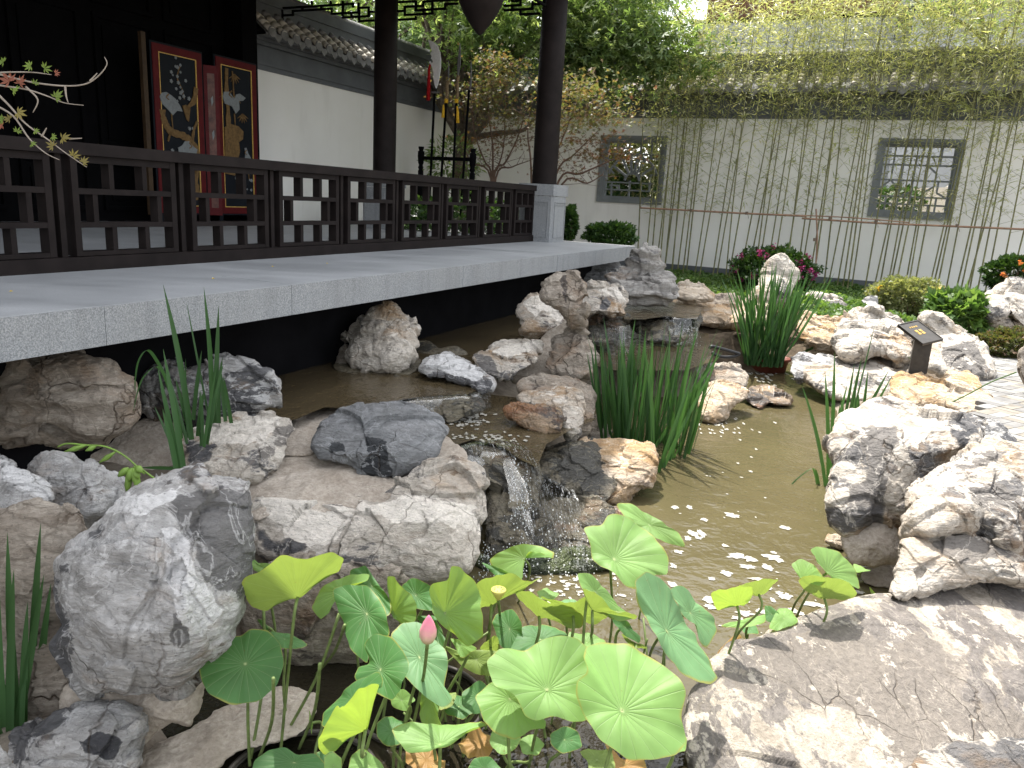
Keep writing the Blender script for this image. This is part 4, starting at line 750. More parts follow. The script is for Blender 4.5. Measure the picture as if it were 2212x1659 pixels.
# ================================================================== WEAPON RACK
UR = 12.3
def RP(x, y): return WU(713.2+x*.3472, y*.3472, UR)
rk = thing('weapon_rack', 'dark wooden weapon rack with two turned posts and a cross bar behind the balustrade', 'rack', WU(910, 470, UR))
def zat(x): a = RP(*x); return a
for x in (567, 890):
    tp = RP(x, 912 if x < 700 else 925); c = tp.copy(); c[2] = ZD; h = tp[2]-ZD; m = MB()
    pr = [(.05, 0), (.05, h-.42), (.035, h-.40), (.05, h-.36), (.035, h-.32), (.05, h-.28), (.055, h-.22), (.06, h-.17), (.06, h-.08), (.035, h-.07), (.05, h-.03), (.05, h)]
    m.lathe(c, pr, 14); m.obj('turned_post', BLACKWOOD, rk, True); m = MB(); q = uv(c); m.box(q[0]-.3, q[0]+.3, q[1]-.05, q[1]+.05, ZD, ZD+.1); m.obj('foot_block', BLACKWOOD, rk)
a, b = RP(567, 985), RP(890, 990); z_ = (a[2]+b[2])/2; m = MB(); m.box(UR-.03, UR+.03, a@V2, b@V2, z_-.03, z_+.03); m.obj('cross_bar', BLACKWOOD, rk)
m = MB(); m.box(UR-.03, UR+.03, a@V2, b@V2, z_-.85, z_-.79); m.obj('cross_bar', BLACKWOOD, rk)
def weapon(name, label, pts, cat):
    U_ = UR-.06; Q = [WU(713.2+x*.3472, y*.3472, U_) for x, y in pts]; d = Q[0]-Q[1]; d /= -d[2]; foot = Q[0] + d*(Q[0][2]-(ZD+.1)); 
    t = thing(name, label, cat, foot); m = MB(); m.tube([foot, Q[0], Q[1]], .022, 10); m.obj('pole', BLACKWOOD, t, True); return t, Q
def flat(mb, pts, th=.012, U_=UR-.06):
    mb.prism([WU(713.2+x*.3472, y*.3472, U_)-U2*th/2 for x, y in pts], U2*th)
TASR = m_plain('red_tassel_thread', (.30, .01, .012), .8, .1, 60, .3, .5, 90); TASY = m_plain('yellow_tassel_thread', (.6, .36, .03), .8, .1, 60, .3, .5, 90)
def tassel(t, pts, mat, w_=.03):
    Q = [WU(713.2+x*.3472, y*.3472, UR-.12) for x, y in pts]; m = MB(); n = len(Q)-1; m.tube(Q, [w_*.4+w_*.6*i/n for i in range(n+1)], 8); o = m.obj('tassel', mat, t, True)
t, Q = weapon('glaive', 'long handled glaive with a broad white curved blade and red tassel, leftmost in the rack', [(625, 1095), (650, 575)], 'weapon')
m = MB(); flat(m, [(608, 248), (628, 253), (648, 265), (670, 290), (684, 325), (690, 370), (688, 420), (680, 480), (672, 520), (660, 552), (650, 530), (645, 500), (643, 450), (630, 408), (616, 388), (622, 380), (634, 394), (640, 385), (636, 372), (627, 365), (632, 350), (624, 335), (632, 318), (624, 285)]); m.obj('blade', STEEL, t)
m = MB(); flat(m, [(628, 572), (655, 568), (680, 572), (660, 582), (645, 582)], .05); m.obj('guard', DARKSTEEL, t); tassel(t, [(622, 400), (615, 430), (614, 500), (610, 625)], TASR, .035)
for i, (pts, top, tas, lab) in enumerate([([(692, 1100), (722, 630)], [(737, 380), (735, 500)], [(705, 650), (704, 690), (701, 732)], 'spear with a yellow tassel hanging left of its shaft in the rack'), ([(765, 1105), (786, 630)], [(807, 265), (795, 470)], [(790, 660), (793, 700), (794, 765)], 'spear with a tall narrow blade and yellow tassel hanging right of its shaft'), ([(826, 1115), (864, 560)], [(877, 380), (868, 560)], None, 'plain black spear without tassel, rightmost in the weapon rack')]):
    t, Q = weapon('spear', lab, pts, 'weapon'); x1, y1 = pts[1]; (x2, y2), (x3, y3) = top
    if i < 2:
        m = MB(); m.tube(smooth_path([WU(713.2+x*.3472, y*.3472, UR-.06) for x, y in ((x1, y1), (x1+6, y1-60), (x1+4, y1-100), (x3, y3))], 4), .03, 8); m.obj('snake_carving', m_plain('gilded_dark_carving', (.16, .11, .05), .5, .4, 60, .6), t, True)
        m = MB(); m.tube([WU(713.2+x1*.3472, (y1+12)*.3472, UR-.06), WU(713.2+x1*.3472, (y1-14)*.3472, UR-.06)], .034, 10); m.obj('cord_binding', TASY, t, True)
    wd = 9 if i == 1 else 5; ym = y3-(60 if i == 1 else 20); flatm = MB(); flat(flatm, [(x2, y2), (x2+wd*.6, y2+50), (x2+wd*.4, ym), (x3+3, y3), (x3-3, y3), (x3-wd*.9+4, ym), (x2-wd*.7, y2+55)], .014); flatm.obj('spear_head', DARKSTEEL, t)
    if tas: tassel(t, tas, TASY, .03)

# ================================================================== GARDEN WALLS
UW, VWL = 17.2, -9.725
def frame_rect(mb, fn, x0, x1, z0, z1, t_, d0, d1):
    for q in ((x0, x1, z0, z0+t_), (x0, x1, z1-t_, z1), (x0, x0+t_, z0+t_, z1-t_), (x1-t_, x1, z0+t_, z1-t_)): fn(mb, *q, d0, d1)
def roll(mb, A, B, r, n=9):  # half-round tile from A to B (upslope)
    d = B-A; d /= np.linalg.norm(d); s = np.cross(d, [0, 0, 1.]); s /= np.linalg.norm(s); up = np.cross(s, d); V = []
    for P_, rad in ((A, r), (B, r*.9)):
        for k in range(n): t = math.pi*k/(n-1); V.append(P_+s*math.cos(t)*rad+up*math.sin(t)*rad)
        for k in range(n): t = math.pi*(1-k/(n-1)); V.append(P_+s*math.cos(t)*rad*.8+up*math.sin(t)*rad*.8)
    m = 2*n; mb.add(V, [(i, (i+1) % m, m+(i+1) % m, m+i) for i in range(m)] + [tuple(range(m))[::-1], tuple(range(m, 2*m))])
def coping(W, ax, lo, hi, step, ph, side):
    """ax 'v': wall runs along V2 at u=UW (camera side is -u). ax 'u': runs along U2 at v=VWL (camera side is +v)."""
    def pt(a, off, z): return L(UW-off, a, z) if ax == 'v' else L(a, VWL+off, z)
    def bx(mb, a0, a1, o0, o1, z0, z1): mb.hexa([pt(a0, o0, z0), pt(a1, o0, z0), pt(a1, o1, z0), pt(a0, o1, z0), pt(a0, o0, z1), pt(a1, o0, z1), pt(a1, o1, z1), pt(a0, o1, z1)])
    m = MB(); bx(m, lo, hi, -.30, .025, 3.752, 3.83); bx(m, lo, hi, -.30, .05, 3.83, 3.89); m.obj('lower_moulding', BAND, W)
    m = MB(); bx(m, lo, hi, -.30, .02, 3.89, 4.13); m.obj('grey_band', BAND, W)
    m = MB(); bx(m, lo, hi, -.36, .10, 4.13, 4.19); bx(m, lo, hi, -.40, .16, 4.19, 4.25); m.obj('upper_moulding', BAND, W)
    E0, Z0, E1, Z1 = .36, 4.30, -.08, 4.66
    m = MB(); m.add([pt(lo, E0, Z0-.02), pt(hi, E0, Z0-.02), pt(hi, E1, Z1-.02), pt(lo, E1, Z1-.02), pt(lo, E0, Z0-.06), pt(hi, E0, Z0-.06), pt(hi, -.3, 4.25), pt(lo, -.3, 4.25), pt(hi, -.45, Z1-.02), pt(lo, -.45, Z1-.02), pt(hi, -.7, Z0), pt(lo, -.7, Z0)], [(0, 1, 2, 3), (4, 7, 6, 5), (0, 4, 5, 1), (3, 2, 8, 9), (9, 8, 10, 11), (11, 10, 6, 7)]); m.obj('tile_bed', TILE, W)
    a = lo+ph; proto = {}
    base = np.array(pt(0, 0, 0)); sh = None
    k = 0; protos = []
    while a < hi:
        for j in range(4):
            t0, t1 = j/4, (j+1)/4+.03; 
            if k == 0:
                mb = MB(); A = pt(0, E0+.02+(E1-E0)*t0, Z0+.0+(Z1-Z0)*t0); B = pt(0, E0+.02+(E1-E0)*t1, Z0-.012+(Z1-Z0)*t1); roll(mb, A-base, B-base, .078); o = mb.obj('roll_tile', TILE_PALE if j < 3 else TILE, None, True); protos.append(o)
            else: o = protos[j].copy(); COL.objects.link(o)
            o.location = pt(a, 0, 0)-np.array(W.location); o.parent = W; o.location = Vector(pt(a, 0, 0)) - Vector(W.location)
            if abs(j) == 0 or True: pass
        if k == 0:
            mb = MB(); A = pt(0, E0+.035, Z0); s = (pt(1, 0, 0)-pt(0, 0, 0)); V = [A-base+s*.085*math.cos(t)+np.array([0, 0, .085*math.sin(t)]) for t in np.linspace(0, 2*math.pi, 17)[:-1]]; off = (pt(0, 1, 0)-pt(0, 0, 0))*.02
            mb.prism(V, off); o = mb.obj('tile_end_disc', TILE, None); d0 = o
            h_ = step/2; mb = MB(); Pc = pt(0, E0+.03, Z0-.015)-base
            V = [Pc+s*(step*.42*x)+np.array([0, 0, z]) for x, z in ((-1, .03), (-.5, 0), (0, -.012), (.5, 0), (1, .03), (.72, -.05), (.35, -.10), (0, -.135), (-.35, -.10), (-.72, -.05))]; mb.prism(V, off*.8); o2 = mb.obj('drip_tile', TILE, None); d1 = o2
        else:
            o = d0.copy(); COL.objects.link(o); o2 = d1.copy(); COL.objects.link(o2)
        o.parent = W; o.location = Vector(pt(a, 0, 0)) - Vector(W.location); o2.parent = W; o2.location = Vector(pt(a+step/2, 0, 0)) - Vector(W.location)
        a += step; k += 1
    m = MB(); bx(m, lo, hi, -.34, -.02, 4.60, 4.80); bx(m, lo, hi, -.37, .01, 4.80, 4.85); bx(m, lo, hi, -.34, -.02, 4.85, 4.98); m.obj('ridge', BAND, W)
    m = MB(); 
    mb = MB(); roll(mb, pt(lo, -.18, 4.98), pt(hi, -.18, 4.981), .11); mb.obj('ridge_cap', TILE, W, True)
WF = thing('garden_wall', 'long white garden wall with two lattice windows behind the bamboo', 'wall', L(UW, 0, .4))
WL = thing('garden_wall', 'white side wall with sunlit roof tiles beyond the pavilion columns', 'wall', L(14, VWL, .4))
wins = [(-5.96, -4.45, 1.925, 3.375), (-.28, 1.2, 1.925, 3.41)]
m = MB(); vx = [VWL-.3, -5.96, -4.45, -.28, 1.2, 12.5]
for i in range(5):
    if i in (1, 3):
        w_ = wins[i//2]; m.box(UW, UW+.28, vx[i], vx[i+1], .66, w_[2]); m.box(UW, UW+.28, vx[i], vx[i+1], w_[3], 3.752)
    else: m.box(UW, UW+.28, vx[i], vx[i+1], .66, 3.752)
m.obj('plaster_face', PLASTER, WF)
m = MB(); m.box(UW-.035, UW+.3, VWL, 12.5, .1, .66); m.obj('plinth', BAND, WF)
m = MB(); m.box(10.25, UW-.002, VWL-.28, VWL, .66, 3.752); m.obj('plaster_face', PLASTER, WL)
m = MB(); m.box(10.25, UW-.04, VWL-.28, VWL+.035, .2, .66); m.obj('plinth', BAND, WL)
coping(WF, 'v', VWL+.02, 12.3, .336, .12, 1); coping(WL, 'u', 10.3, UW-.05, .29, .1, 1)
def lattice(w_, curved):
    v0, v1, z0, z1 = w_; p = thing_part('lattice_window', WF); m = MB(); fn = lambda mb, a, b, c_, d, e, f: mb.box(e, f, a, b, c_, d)
    frame_rect(m, fn, v0, v1, z0, z1, .07, UW-.05, UW+.26); frame_rect(m, fn, v0+.07, v1-.07, z0+.07, z1-.07, .04, UW-.02, UW+.24); frame_rect(m, fn, v0+.11, v1-.11, z0+.11, z1-.11, .035, UW+.03, UW+.2); m.obj('window_frame', FRAME, p)
    a0, b0, W_, H_ = v0+.145, z0+.145, v1-v0-.29, z1-z0-.29; dep = [0]
    def seg(x0, y0, x1, y1, t_=.034):
        A = np.array([a0+x0*W_, b0+y0*H_]); B = np.array([a0+x1*W_, b0+y1*H_]); d = B-A; l_ = np.linalg.norm(d); d /= l_; n_ = np.array([-d[1], d[0]])*t_/2; dep[0] = (dep[0]+1) % 5; o_ = dep[0]*.004; mm = MB()
        q = [A-n_, B-n_, B+n_, A+n_]; mm.hexa([L(UW+.08+o_, c_[0], c_[1]) for c_ in q] + [L(UW+.15-o_, c_[0], c_[1]) for c_ in q]); mm.obj('lattice_bar', FRAME, p)
    if curved:
        C_ = (.5, .30)
        for r, w0, w1, nn in ((.14, 0, 180, 8), (.47, 15, 165, 10)):
            t = np.radians(np.linspace(w0, w1, nn+1))
            for i in range(nn): seg(C_[0]+r*math.cos(t[i]), C_[1]+r*math.sin(t[i]), C_[0]+r*math.cos(t[i+1]), C_[1]+r*math.sin(t[i+1]), .045)
        for dg in (35, 62, 80, 98, 118, 145): t = math.radians(dg); seg(C_[0]+.14*math.cos(t), C_[1]+.14*math.sin(t), C_[0]+.47*math.cos(t), C_[1]+.47*math.sin(t), .05)
        for s_ in ((0, .12, 1, .12), (.46, 0, .46, .3), (0, .26, .9, .26), (.12, 0, .12, .26), (.26, .12, .26, .2), (.26, .2, .08, .2), (.68, .12, .68, .26), (.84, .12, .84, .42), (.84, .42, 1, .42), (.0, .55, .14, .42), (0, .8, 1, .8), (.18, .8, .18, 1), (.4, .8, .4, 1), (.62, .72, .62, 1), (.82, .72, .82, 1), (.82, .72, 1, .72), (.2, .9, .4, .9), (.0, .68, .12, .68), (.12, .68, .12, .9)): seg(*s_)
    else:
        for s_ in ((0, .1, 1, .1), (0, .22, 1, .22), (0, .48, 1, .48), (0, .72, 1, .72), (0, .86, 1, .86), (.12, 0, .12, .22), (.3, 0, .3, 1), (.48, .1, .48, .86), (.66, 0, .66, 1), (.86, 0, .86, .22), (.15, .48, .15, 1), (.83, .72, .83, 1), (.15, .48, .0, .34), (.3, .3, .15, .48), (.66, .3, .8, .4), (.8, .4, .8, .6), (.8, .6, .66, .72), (.48, .3, .3, .22), (.85, .3, 1, .22), (.85, .3, .85, .48), (.4, .72, .4, 1), (.56, .72, .56, 1), (.22, 0, .22, .1), (.4, 0, .4, .1), (.56, 0, .56, .1), (.76, 0, .76, .1)): seg(*s_)
lattice(wins[0], True); lattice(wins[1], False)
# stone stair cheek at the deck end
m = MB(); m.prism([WU(x*.3472, y*.3472, 12.6) for x, y in ((1655, 1050), (1690, 1050), (1745, 1130), (1990, 1365), (1655, 1365))], U2*.3); tag(m.obj('stair_cheek', FRAME, origin=WU(600, 470, 12.6)), 'sloping grey stone stair cheek against the white side wall beyond the deck', 'stair')
# ---------------- beyond the far wall
PALE = m_plain('pale_panel_cladding', (.42, .44, .46), .6, .3, 2, .06); BRN = m_plain('weathered_red_brown_boards', (.20, .10, .07), .7, .2, 4, .3)
UB = 26.
def BW(x, y): return WU(x, y, UB)
hall = thing('distant_hall', 'pale clad hall with red brown boards and dark eaves beyond the bamboo', 'building', BW(1600, 150))
a, b = BW(1506, 52), BW(1600, 130); z1, z0 = a[2], .5; v0 = a@V2
for i in range(8):
    zt = z1-i*.62
    if zt > .7:
        for j in range(5): m = MB(); m.box(UB+.01*(i % 2), UB+.4, v0+j*1.9+.01, v0+(j+1)*1.9-.01, zt-.6, zt); m.obj('cladding_panel', PALE, hall)
m = MB(); m.box(UB+.1, UB+4, v0+.25, v0+9.3, z1, z1+2.6); m.obj('boarded_wall', BRN, hall)
m = MB(); m.box(UB-.05, UB+4, v0-.15, v0+9.6, z1, z1+.1); m.obj('ledge', BLACKWOOD, hall)
e0 = BW(1482, -10); m = MB(); m.prism([L(UB-1.2, v0-1.1, z1+1.9), L(UB-1.2, v0+.6, z1+1.35), L(UB-1.2, v0+9.9, z1+1.35), L(UB-1.2, v0+9.9, z1+3.4), L(UB-1.2, v0-1.6, z1+3.4)], U2*6); m.obj('eave_roof', BLACKWOOD, hall)
h2 = thing('distant_house', 'pale plastered house beyond the wall at the upper right', 'building', L(24, 6, .6))
a = WU(1960, 120, 24.); m = MB(); m.box(24, 28, a@V2, a@V2+9, .6, 7.2); m.obj('wall', PALE, h2)
m = MB(); m.prism([L(23.6, a@V2-.4, 7.2), L(23.6, a@V2+9.4, 7.2), L(23.6, a@V2+9.4, 7.4), L(25.8, a@V2+4.5, 9.2), L(23.6, a@V2-.4, 7.4)], U2*4.8) if False else m.hexa([L(23.6, a@V2-.4, 7.21), L(28.4, a@V2-.4, 7.21), L(28.4, a@V2+9.4, 7.21), L(23.6, a@V2+9.4, 7.21), L(25.9, a@V2, 8.9), L(26.1, a@V2, 8.9), L(26.1, a@V2+9, 8.9), L(25.9, a@V2+9, 8.9)]); m.obj('roof', TILE, h2)
cw = thing('courtyard_wall', 'sunlit cream wall with rounded top seen through the right lattice window', 'wall', L(20.5, 1, .6))
m = MB(); pts = [L(20.5+.6*math.cos(t)*0, v, z) for v, z, t in ((-1.2, .6, 0), (4.5, .6, 0), (4.5, 3.0, 0), (2.6, 2.95, 0), (2.0, 3.0, 0), (1.5, 2.9, 0), (1.2, 2.66, 0), (-.2, 2.55, 0), (-1.2, 2.3, 0))]; m.prism(pts, U2*.5); m.obj('wall_body', m_plain('cream_stucco', (.78, .72, .62), .9, .1, 4, .05), cw)
c2w = L(0, 0, 0)
# ================================================================== PAVED PATH (bricks are real pieces)
BR = [m_plain('grey_paving_brick', (.18, .175, .168), .85, .2, 9, .2, .4, 60, d=.004), m_plain('pale_paving_brick', (.25, .245, .23), .85, .2, 9, .2, .4, 60, d=.004), m_plain('tan_paving_brick', (.215, .195, .165), .85, .2, 9, .2, .4, 60, d=.004)]
pth = tag(sheet('path', [G(2075, 778, .40), G(2135, 748, .40), np.array([9., 9.6, .4]), np.array([9., -1.5, .4]), np.array([2.6, -1.5, .4]), np.array([3.1, 3.0, .4]), G(2190, 985, .40), G(2130, 900, .40)], m_plain('sandy_joint', (.16, .14, .12), .95, .1, 30, .3, .5)))
pp = [G(2065, 782, .4), G(2125, 745, .4), (8.95, 9.5, .4), (8.95, -1.4, .4), (2.65, -1.4, .4), (3.15, 3.0, .4), G(2180, 990, .4), G(2120, 900, .4)]
rest = [MB(), MB(), MB()]
def inside(x, y, poly):
    c = False; n = len(poly)
    for i in range(n):
        a, b = poly[i], poly[i-1]
        if (a[1] > y) != (b[1] > y) and x < (b[0]-a[0])*(y-a[1])/(b[1]-a[1])+a[0]: c = not c
    return c
bm = []
for k in range(3):
    m = MB(); m.hexa([(x*.5*.194, y*.5*.094, z) for z in (-.03, 0) for x, y in ((-1, -1), (1, -1), (1, 1), (-1, 1))]); bm.append(mk('brick', m.v, m.f, BR[k]))
    for o in (bm[-1],): COL.objects.unlink(o)
rb = random.Random(2); nb = 0; ang = math.radians(33)
for i in range(-60, 60):
    for j in range(-60, 60):
        # basket weave: pairs of bricks turned by ninety degrees
        for h in (0, 1):
            turn = (i+j) % 2; lx = i*.2 + (0 if not turn else (h-.5)*.1); ly = j*.2 + ((h-.5)*.1 if not turn else 0)
            X = 4.2+lx*math.cos(ang)-ly*math.sin(ang); Y_ = 6.2+lx*math.sin(ang)+ly*math.cos(ang)
            if inside(X, Y_, pp) and not (Y_ > 4 and X/Y_ < .70):
                ca, sa = math.cos(ang+(math.pi/2 if turn else 0)), math.sin(ang+(math.pi/2 if turn else 0)); rest[rb.choice([0, 1, 2])].hexa([(X+x*.097*ca-y*.047*sa, Y_+x*.097*sa+y*.047*ca, z) for z in (.40, .432) for x, y in ((-1, -1), (1, -1), (1, 1), (-1, 1))])
            elif inside(X, Y_, pp):
                o = bm[rb.choice([0, 0, 1, 1, 2])].copy(); COL.objects.link(o); o.parent = pth
                o.location = (X, Y_, .432+rb.uniform(-.002, .002)); o.rotation_euler = (rb.uniform(-.006, .006), rb.uniform(-.006, .006), ang+(math.pi/2 if turn else 0)+rb.uniform(-.01, .01)); nb += 1
print('bricks', nb)
for q_, m_ in zip(rest, BR): tag(q_.obj('more_bricks', m_, pth), kind='stuff')
# ================================================================== PLAQUE
BRONZE = m_plain('dark_bronze', (.045, .04, .035), .45, .5, 20, .25, .1, 60, metal=.4)
q = Z(6, '1425,440 1550,412 1710,530 1610,562'); zc = .86
pl = [G(*q[0], zc+.06), G(*q[1], zc+.10), G(*q[2], zc-.02), G(*q[3], zc-.06)]; ctr = sum(pl)/4
pl[3] = pl[0]+pl[2]-pl[1]
nn_ = np.cross(pl[1]-pl[0], pl[3]-pl[0]); nn_ /= np.linalg.norm(nn_); nn_ = nn_ if nn_[2] > 0 else -nn_
ft = ctr.copy(); ft[2] = .36
sg = thing('plaque_stand', 'tilted dark bronze plaque with gold lettering on a square post among the rocks', 'sign', ft)
m = MB(); m.prism([p-nn_*.02 for p in pl], nn_*.02); m.obj('plate', BRONZE, sg)
m = MB(); e = [p+(ctr-p)*.0 for p in pl]; 
for i in range(4): a, b = pl[i], pl[(i+1) % 4]; ai, bi = a+(ctr-a)*.07, b+(ctr-b)*.07; m.prism([a, b, bi, ai], nn_*.006)
m.obj('raised_rim', BRONZE, sg)
ex = (pl[1]-pl[0]); ey = (pl[3]-pl[0]); r_ = random.Random(8)
def glyph(mb, x, y, sx, sy):  # a small character made of strokes
    def st(a, b, c_, d):
        A = pl[0]+ex*(x+a*sx)+ey*(y+b*sy); B = pl[0]+ex*(x+c_*sx)+ey*(y+d*sy); t = B-A; l_ = np.linalg.norm(t); s_ = np.cross(nn_, t/l_)*.0028; mb.prism([A-s_+nn_*.001, B-s_+nn_*.001, B+s_+nn_*.001, A+s_+nn_*.001], nn_*.002)
    for yy in (.1, .4, .7): st(.05, yy, .95, yy)
    st(.5, 0, .5, 1); st(.2, .1, .1, .9) if r_.random() > .5 else st(.8, .1, .9, .9); st(.1, .95, .9, .95)
m = MB()
for y_ in (.46, .58): 
    for k in range(2): glyph(m, .33+.19*k, y_-.06, .13, .09)
for k in range(4): glyph(m, .3+.1*k, .22, .05, .05)
m.obj('lettering', GOLD, sg)
pd = ctr + (pl[3]-pl[0])*.12; w_ = .075; m = MB(); m.hexa([pd+U2*a*w_+V2*b*w_+np.array([0, 0, c_-pd[2]]) for c_ in (.34, pd[2]-.05) for a, b in ((-1, -1), (1, -1), (1, 1), (-1, 1))]); m.obj('post', BRONZE, sg)
# ================================================================== FOLIAGE TOOLS
def rot_basis(d):
    d = d/np.maximum(np.linalg.norm(d, axis=1)[:, None], 1e-9); up = np.where(np.abs(d[:, 2:3]) > .95, np.array([[1., 0, 0]]), np.array([[0, 0, 1.]]))
    s = np.cross(d, up); s /= np.linalg.norm(s, axis=1)[:, None]; return d, s, np.cross(s, d)
def blades(Pt, D, ln, wd, rg, roll=.9):  # lance leaves: one bent kite each
    d, s, n = rot_basis(D); a = rg.uniform(-roll, roll, len(Pt))[:, None]; s2 = s*np.cos(a)+n*np.sin(a); ln = ln[:, None]; wd = wd[:, None]
    sag = np.array([[0, 0, -1.]])*ln*.12
    v = np.stack([Pt, Pt+d*ln*.4+s2*wd/2, Pt+d*ln+sag, Pt+d*ln*.4-s2*wd/2], 1).reshape(-1, 3); return v, np.arange(len(v)).reshape(-1, 4)
def stars(Pt, D, sz, rg, lobes=3, wid=.34, spread=1.15):  # lobed leaves hanging from a point
    d, s, n = rot_basis(D); a = rg.uniform(-1.2, 1.2, len(Pt))[:, None]; s = s*np.cos(a)+n*np.sin(a); sz = sz[:, None]; V = [Pt]; F_ = []
    for k in range(lobes):
        th = (k-(lobes-1)/2)*spread; dk_ = d*math.cos(th)+s*math.sin(th); sk = -d*math.sin(th)+s*math.cos(th); l_ = sz*(1-.22*abs(k-(lobes-1)/2))
        V += [Pt+dk_*l_*.45+sk*l_*wid*.5, Pt+dk_*l_, Pt+dk_*l_*.45-sk*l_*wid*.5]
    V = np.stack(V, 1); m = V.shape[1]; V = V.reshape(-1, 3); b = np.arange(len(Pt))*m
    Fq = np.concatenate([np.stack([b, b+1+3*k, b+2+3*k, b+3+3*k], 1) for k in range(lobes)]); return V, Fq
def clump_pts(cen, rad, nt, per, rg, shell=.55, flat=.5, spread=.25):
    t = rg.normal(size=(nt, 3)); t /= np.linalg.norm(t, axis=1)[:, None]; r = (shell+(1-shell)*rg.rand(nt))[:, None]; tips = cen + t*r*rad
    sp = np.array([spread, spread, spread*flat]); q = np.repeat(tips, per, 0)+rg.normal(size=(nt*per, 3))*sp; return tips, q
LV = {
 'bamboo': m_foliage('bamboo_leaf', [(.20, .23, .10), (.30, .33, .17), (.42, .43, .25), (.54, .51, .34)], .45, .35, .5),
 'tree': m_foliage('green_tree_leaf', [(.09, .15, .06), (.15, .23, .09), (.23, .32, .14), (.36, .43, .23)], .5),
 'treedk': m_foliage('dark_green_tree_leaf', [(.09, .15, .07), (.15, .23, .11), (.24, .32, .17)], .45),
 'maple': m_foliage('bronze_maple_leaf', [(.10, .14, .05), (.15, .17, .07), (.20, .17, .08), (.25, .14, .08), (.14, .17, .07), (.18, .08, .07)], .35),
 'mapledk': m_foliage('reddish_maple_leaf', [(.09, .07, .025), (.14, .06, .03), (.10, .10, .03), (.20, .06, .04)], .35),
 'shrub': m_foliage('dark_shrub_leaf', [(.02, .05, .015), (.04, .085, .02), (.07, .13, .03)], .25, .35),
 'bright': m_foliage('bright_groundcover_leaf', [(.06, .12, .03), (.10, .18, .05), (.17, .26, .08)], .4),
 'ygreen': m_foliage('yellow_green_shrub_leaf', [(.12, .15, .06), (.22, .24, .11), (.34, .34, .18)], .35),
 'heath': m_foliage('heather_leaf', [(.07, .09, .03), (.12, .14, .04), (.16, .10, .07)], .3),
 'iris': m_foliage('iris_blade', [(.025, .07, .025), (.04, .10, .035), (.05, .12, .04), (.11, .19, .06)], .3, .45, .4),
 'magenta': m_foliage('magenta_petals', [(.32, .03, .17), (.45, .06, .25), (.25, .02, .12)], .3),
 'rose': m_foliage('orange_rose_petals', [(.75, .20, .08), (.8, .32, .14), (.8, .45, .12)], .3),
 'yellow': m_foliage('yellow_flower_petals', [(.8, .55, .06), (.8, .6, .15)], .3),
}
CULM = m_plain('bamboo_culm_skin', (.17, .17, .07), .45, .4, 5, .35, .1, 40)
POLE = m_plain('dry_bamboo_pole', (.26, .16, .10), .6, .3, 14, .35, .2, 40)

# ================================================================== BAMBOO ROW
def bamboo_variant(seed):
    rg = np.random.RandomState(seed); H = rg.uniform(5.3, 6.2); lean = rg.normal(0, .02, 2); bend = rg.normal(0, .012, 2)
    at = lambda z: np.array([lean[0]*z+bend[0]*z*z*.3, lean[1]*z+bend[1]*z*z*.3, z]); nz = []; z = .1; st = .16
    while z < H: nz.append(z); z += st; st = min(.30, st*1.06)
    m = MB(); pts = [at(0)]; rd = [.0155]
    for q in nz:
        r = .0155*(1-.72*(q/H)**1.6); pts += [at(q-.008), at(q), at(q+.008)]; rd += [r*.97, r*1.22, r*.97]
    m.tube(pts, rd, 6); cu = (m.v, m.f)
    tw = MB(); LP, LD = [], []
    for i, q in enumerate(nz):
        if q < 1.35: continue
        f = min(1, max(0, (q-2.1)/2.2))**1.3; nbr = 1 + int(rg.rand() < .5+.5*f) + int(rg.rand() < f)
        a0 = rg.rand()*6.28
        for b in range(nbr):
            a = a0+b*2.4+rg.normal(0, .4); ln = rg.uniform(.28, .55)*(1+.7*f)*(1 if q < H-.8 else .7); up = rg.uniform(.35, 1.0); d = np.array([math.cos(a), math.sin(a), up]); d /= np.linalg.norm(d)
            A = at(q); B = A+d*ln*.6; C_ = A+d*ln+np.array([0, 0, -.10*ln]); tw.tube([A, B, C_], [.0035, .0025, .0012], 3, False)
            n = int(rg.uniform(3, 7)+f*rg.uniform(13, 24)); t = rg.uniform(.25, 1.1, n); P0 = A+(C_-A)*t[:, None]+rg.normal(0, .02+.10*f, (n, 3)); LP.append(P0 if f < .4 else P0*.9+C_*.1)
            LD.append(np.array([d])*.9+rg.normal(0, .6, (n, 3))+np.array([[0, 0, -.35]]))
    LP, LD = np.vstack(LP), np.vstack(LD); n = len(LP); V, F_ = blades(LP, LD, rg.uniform(.08, .19, n), rg.uniform(.013, .023, n), rg)
    return cu, (tw.v, tw.f), (V, F_)
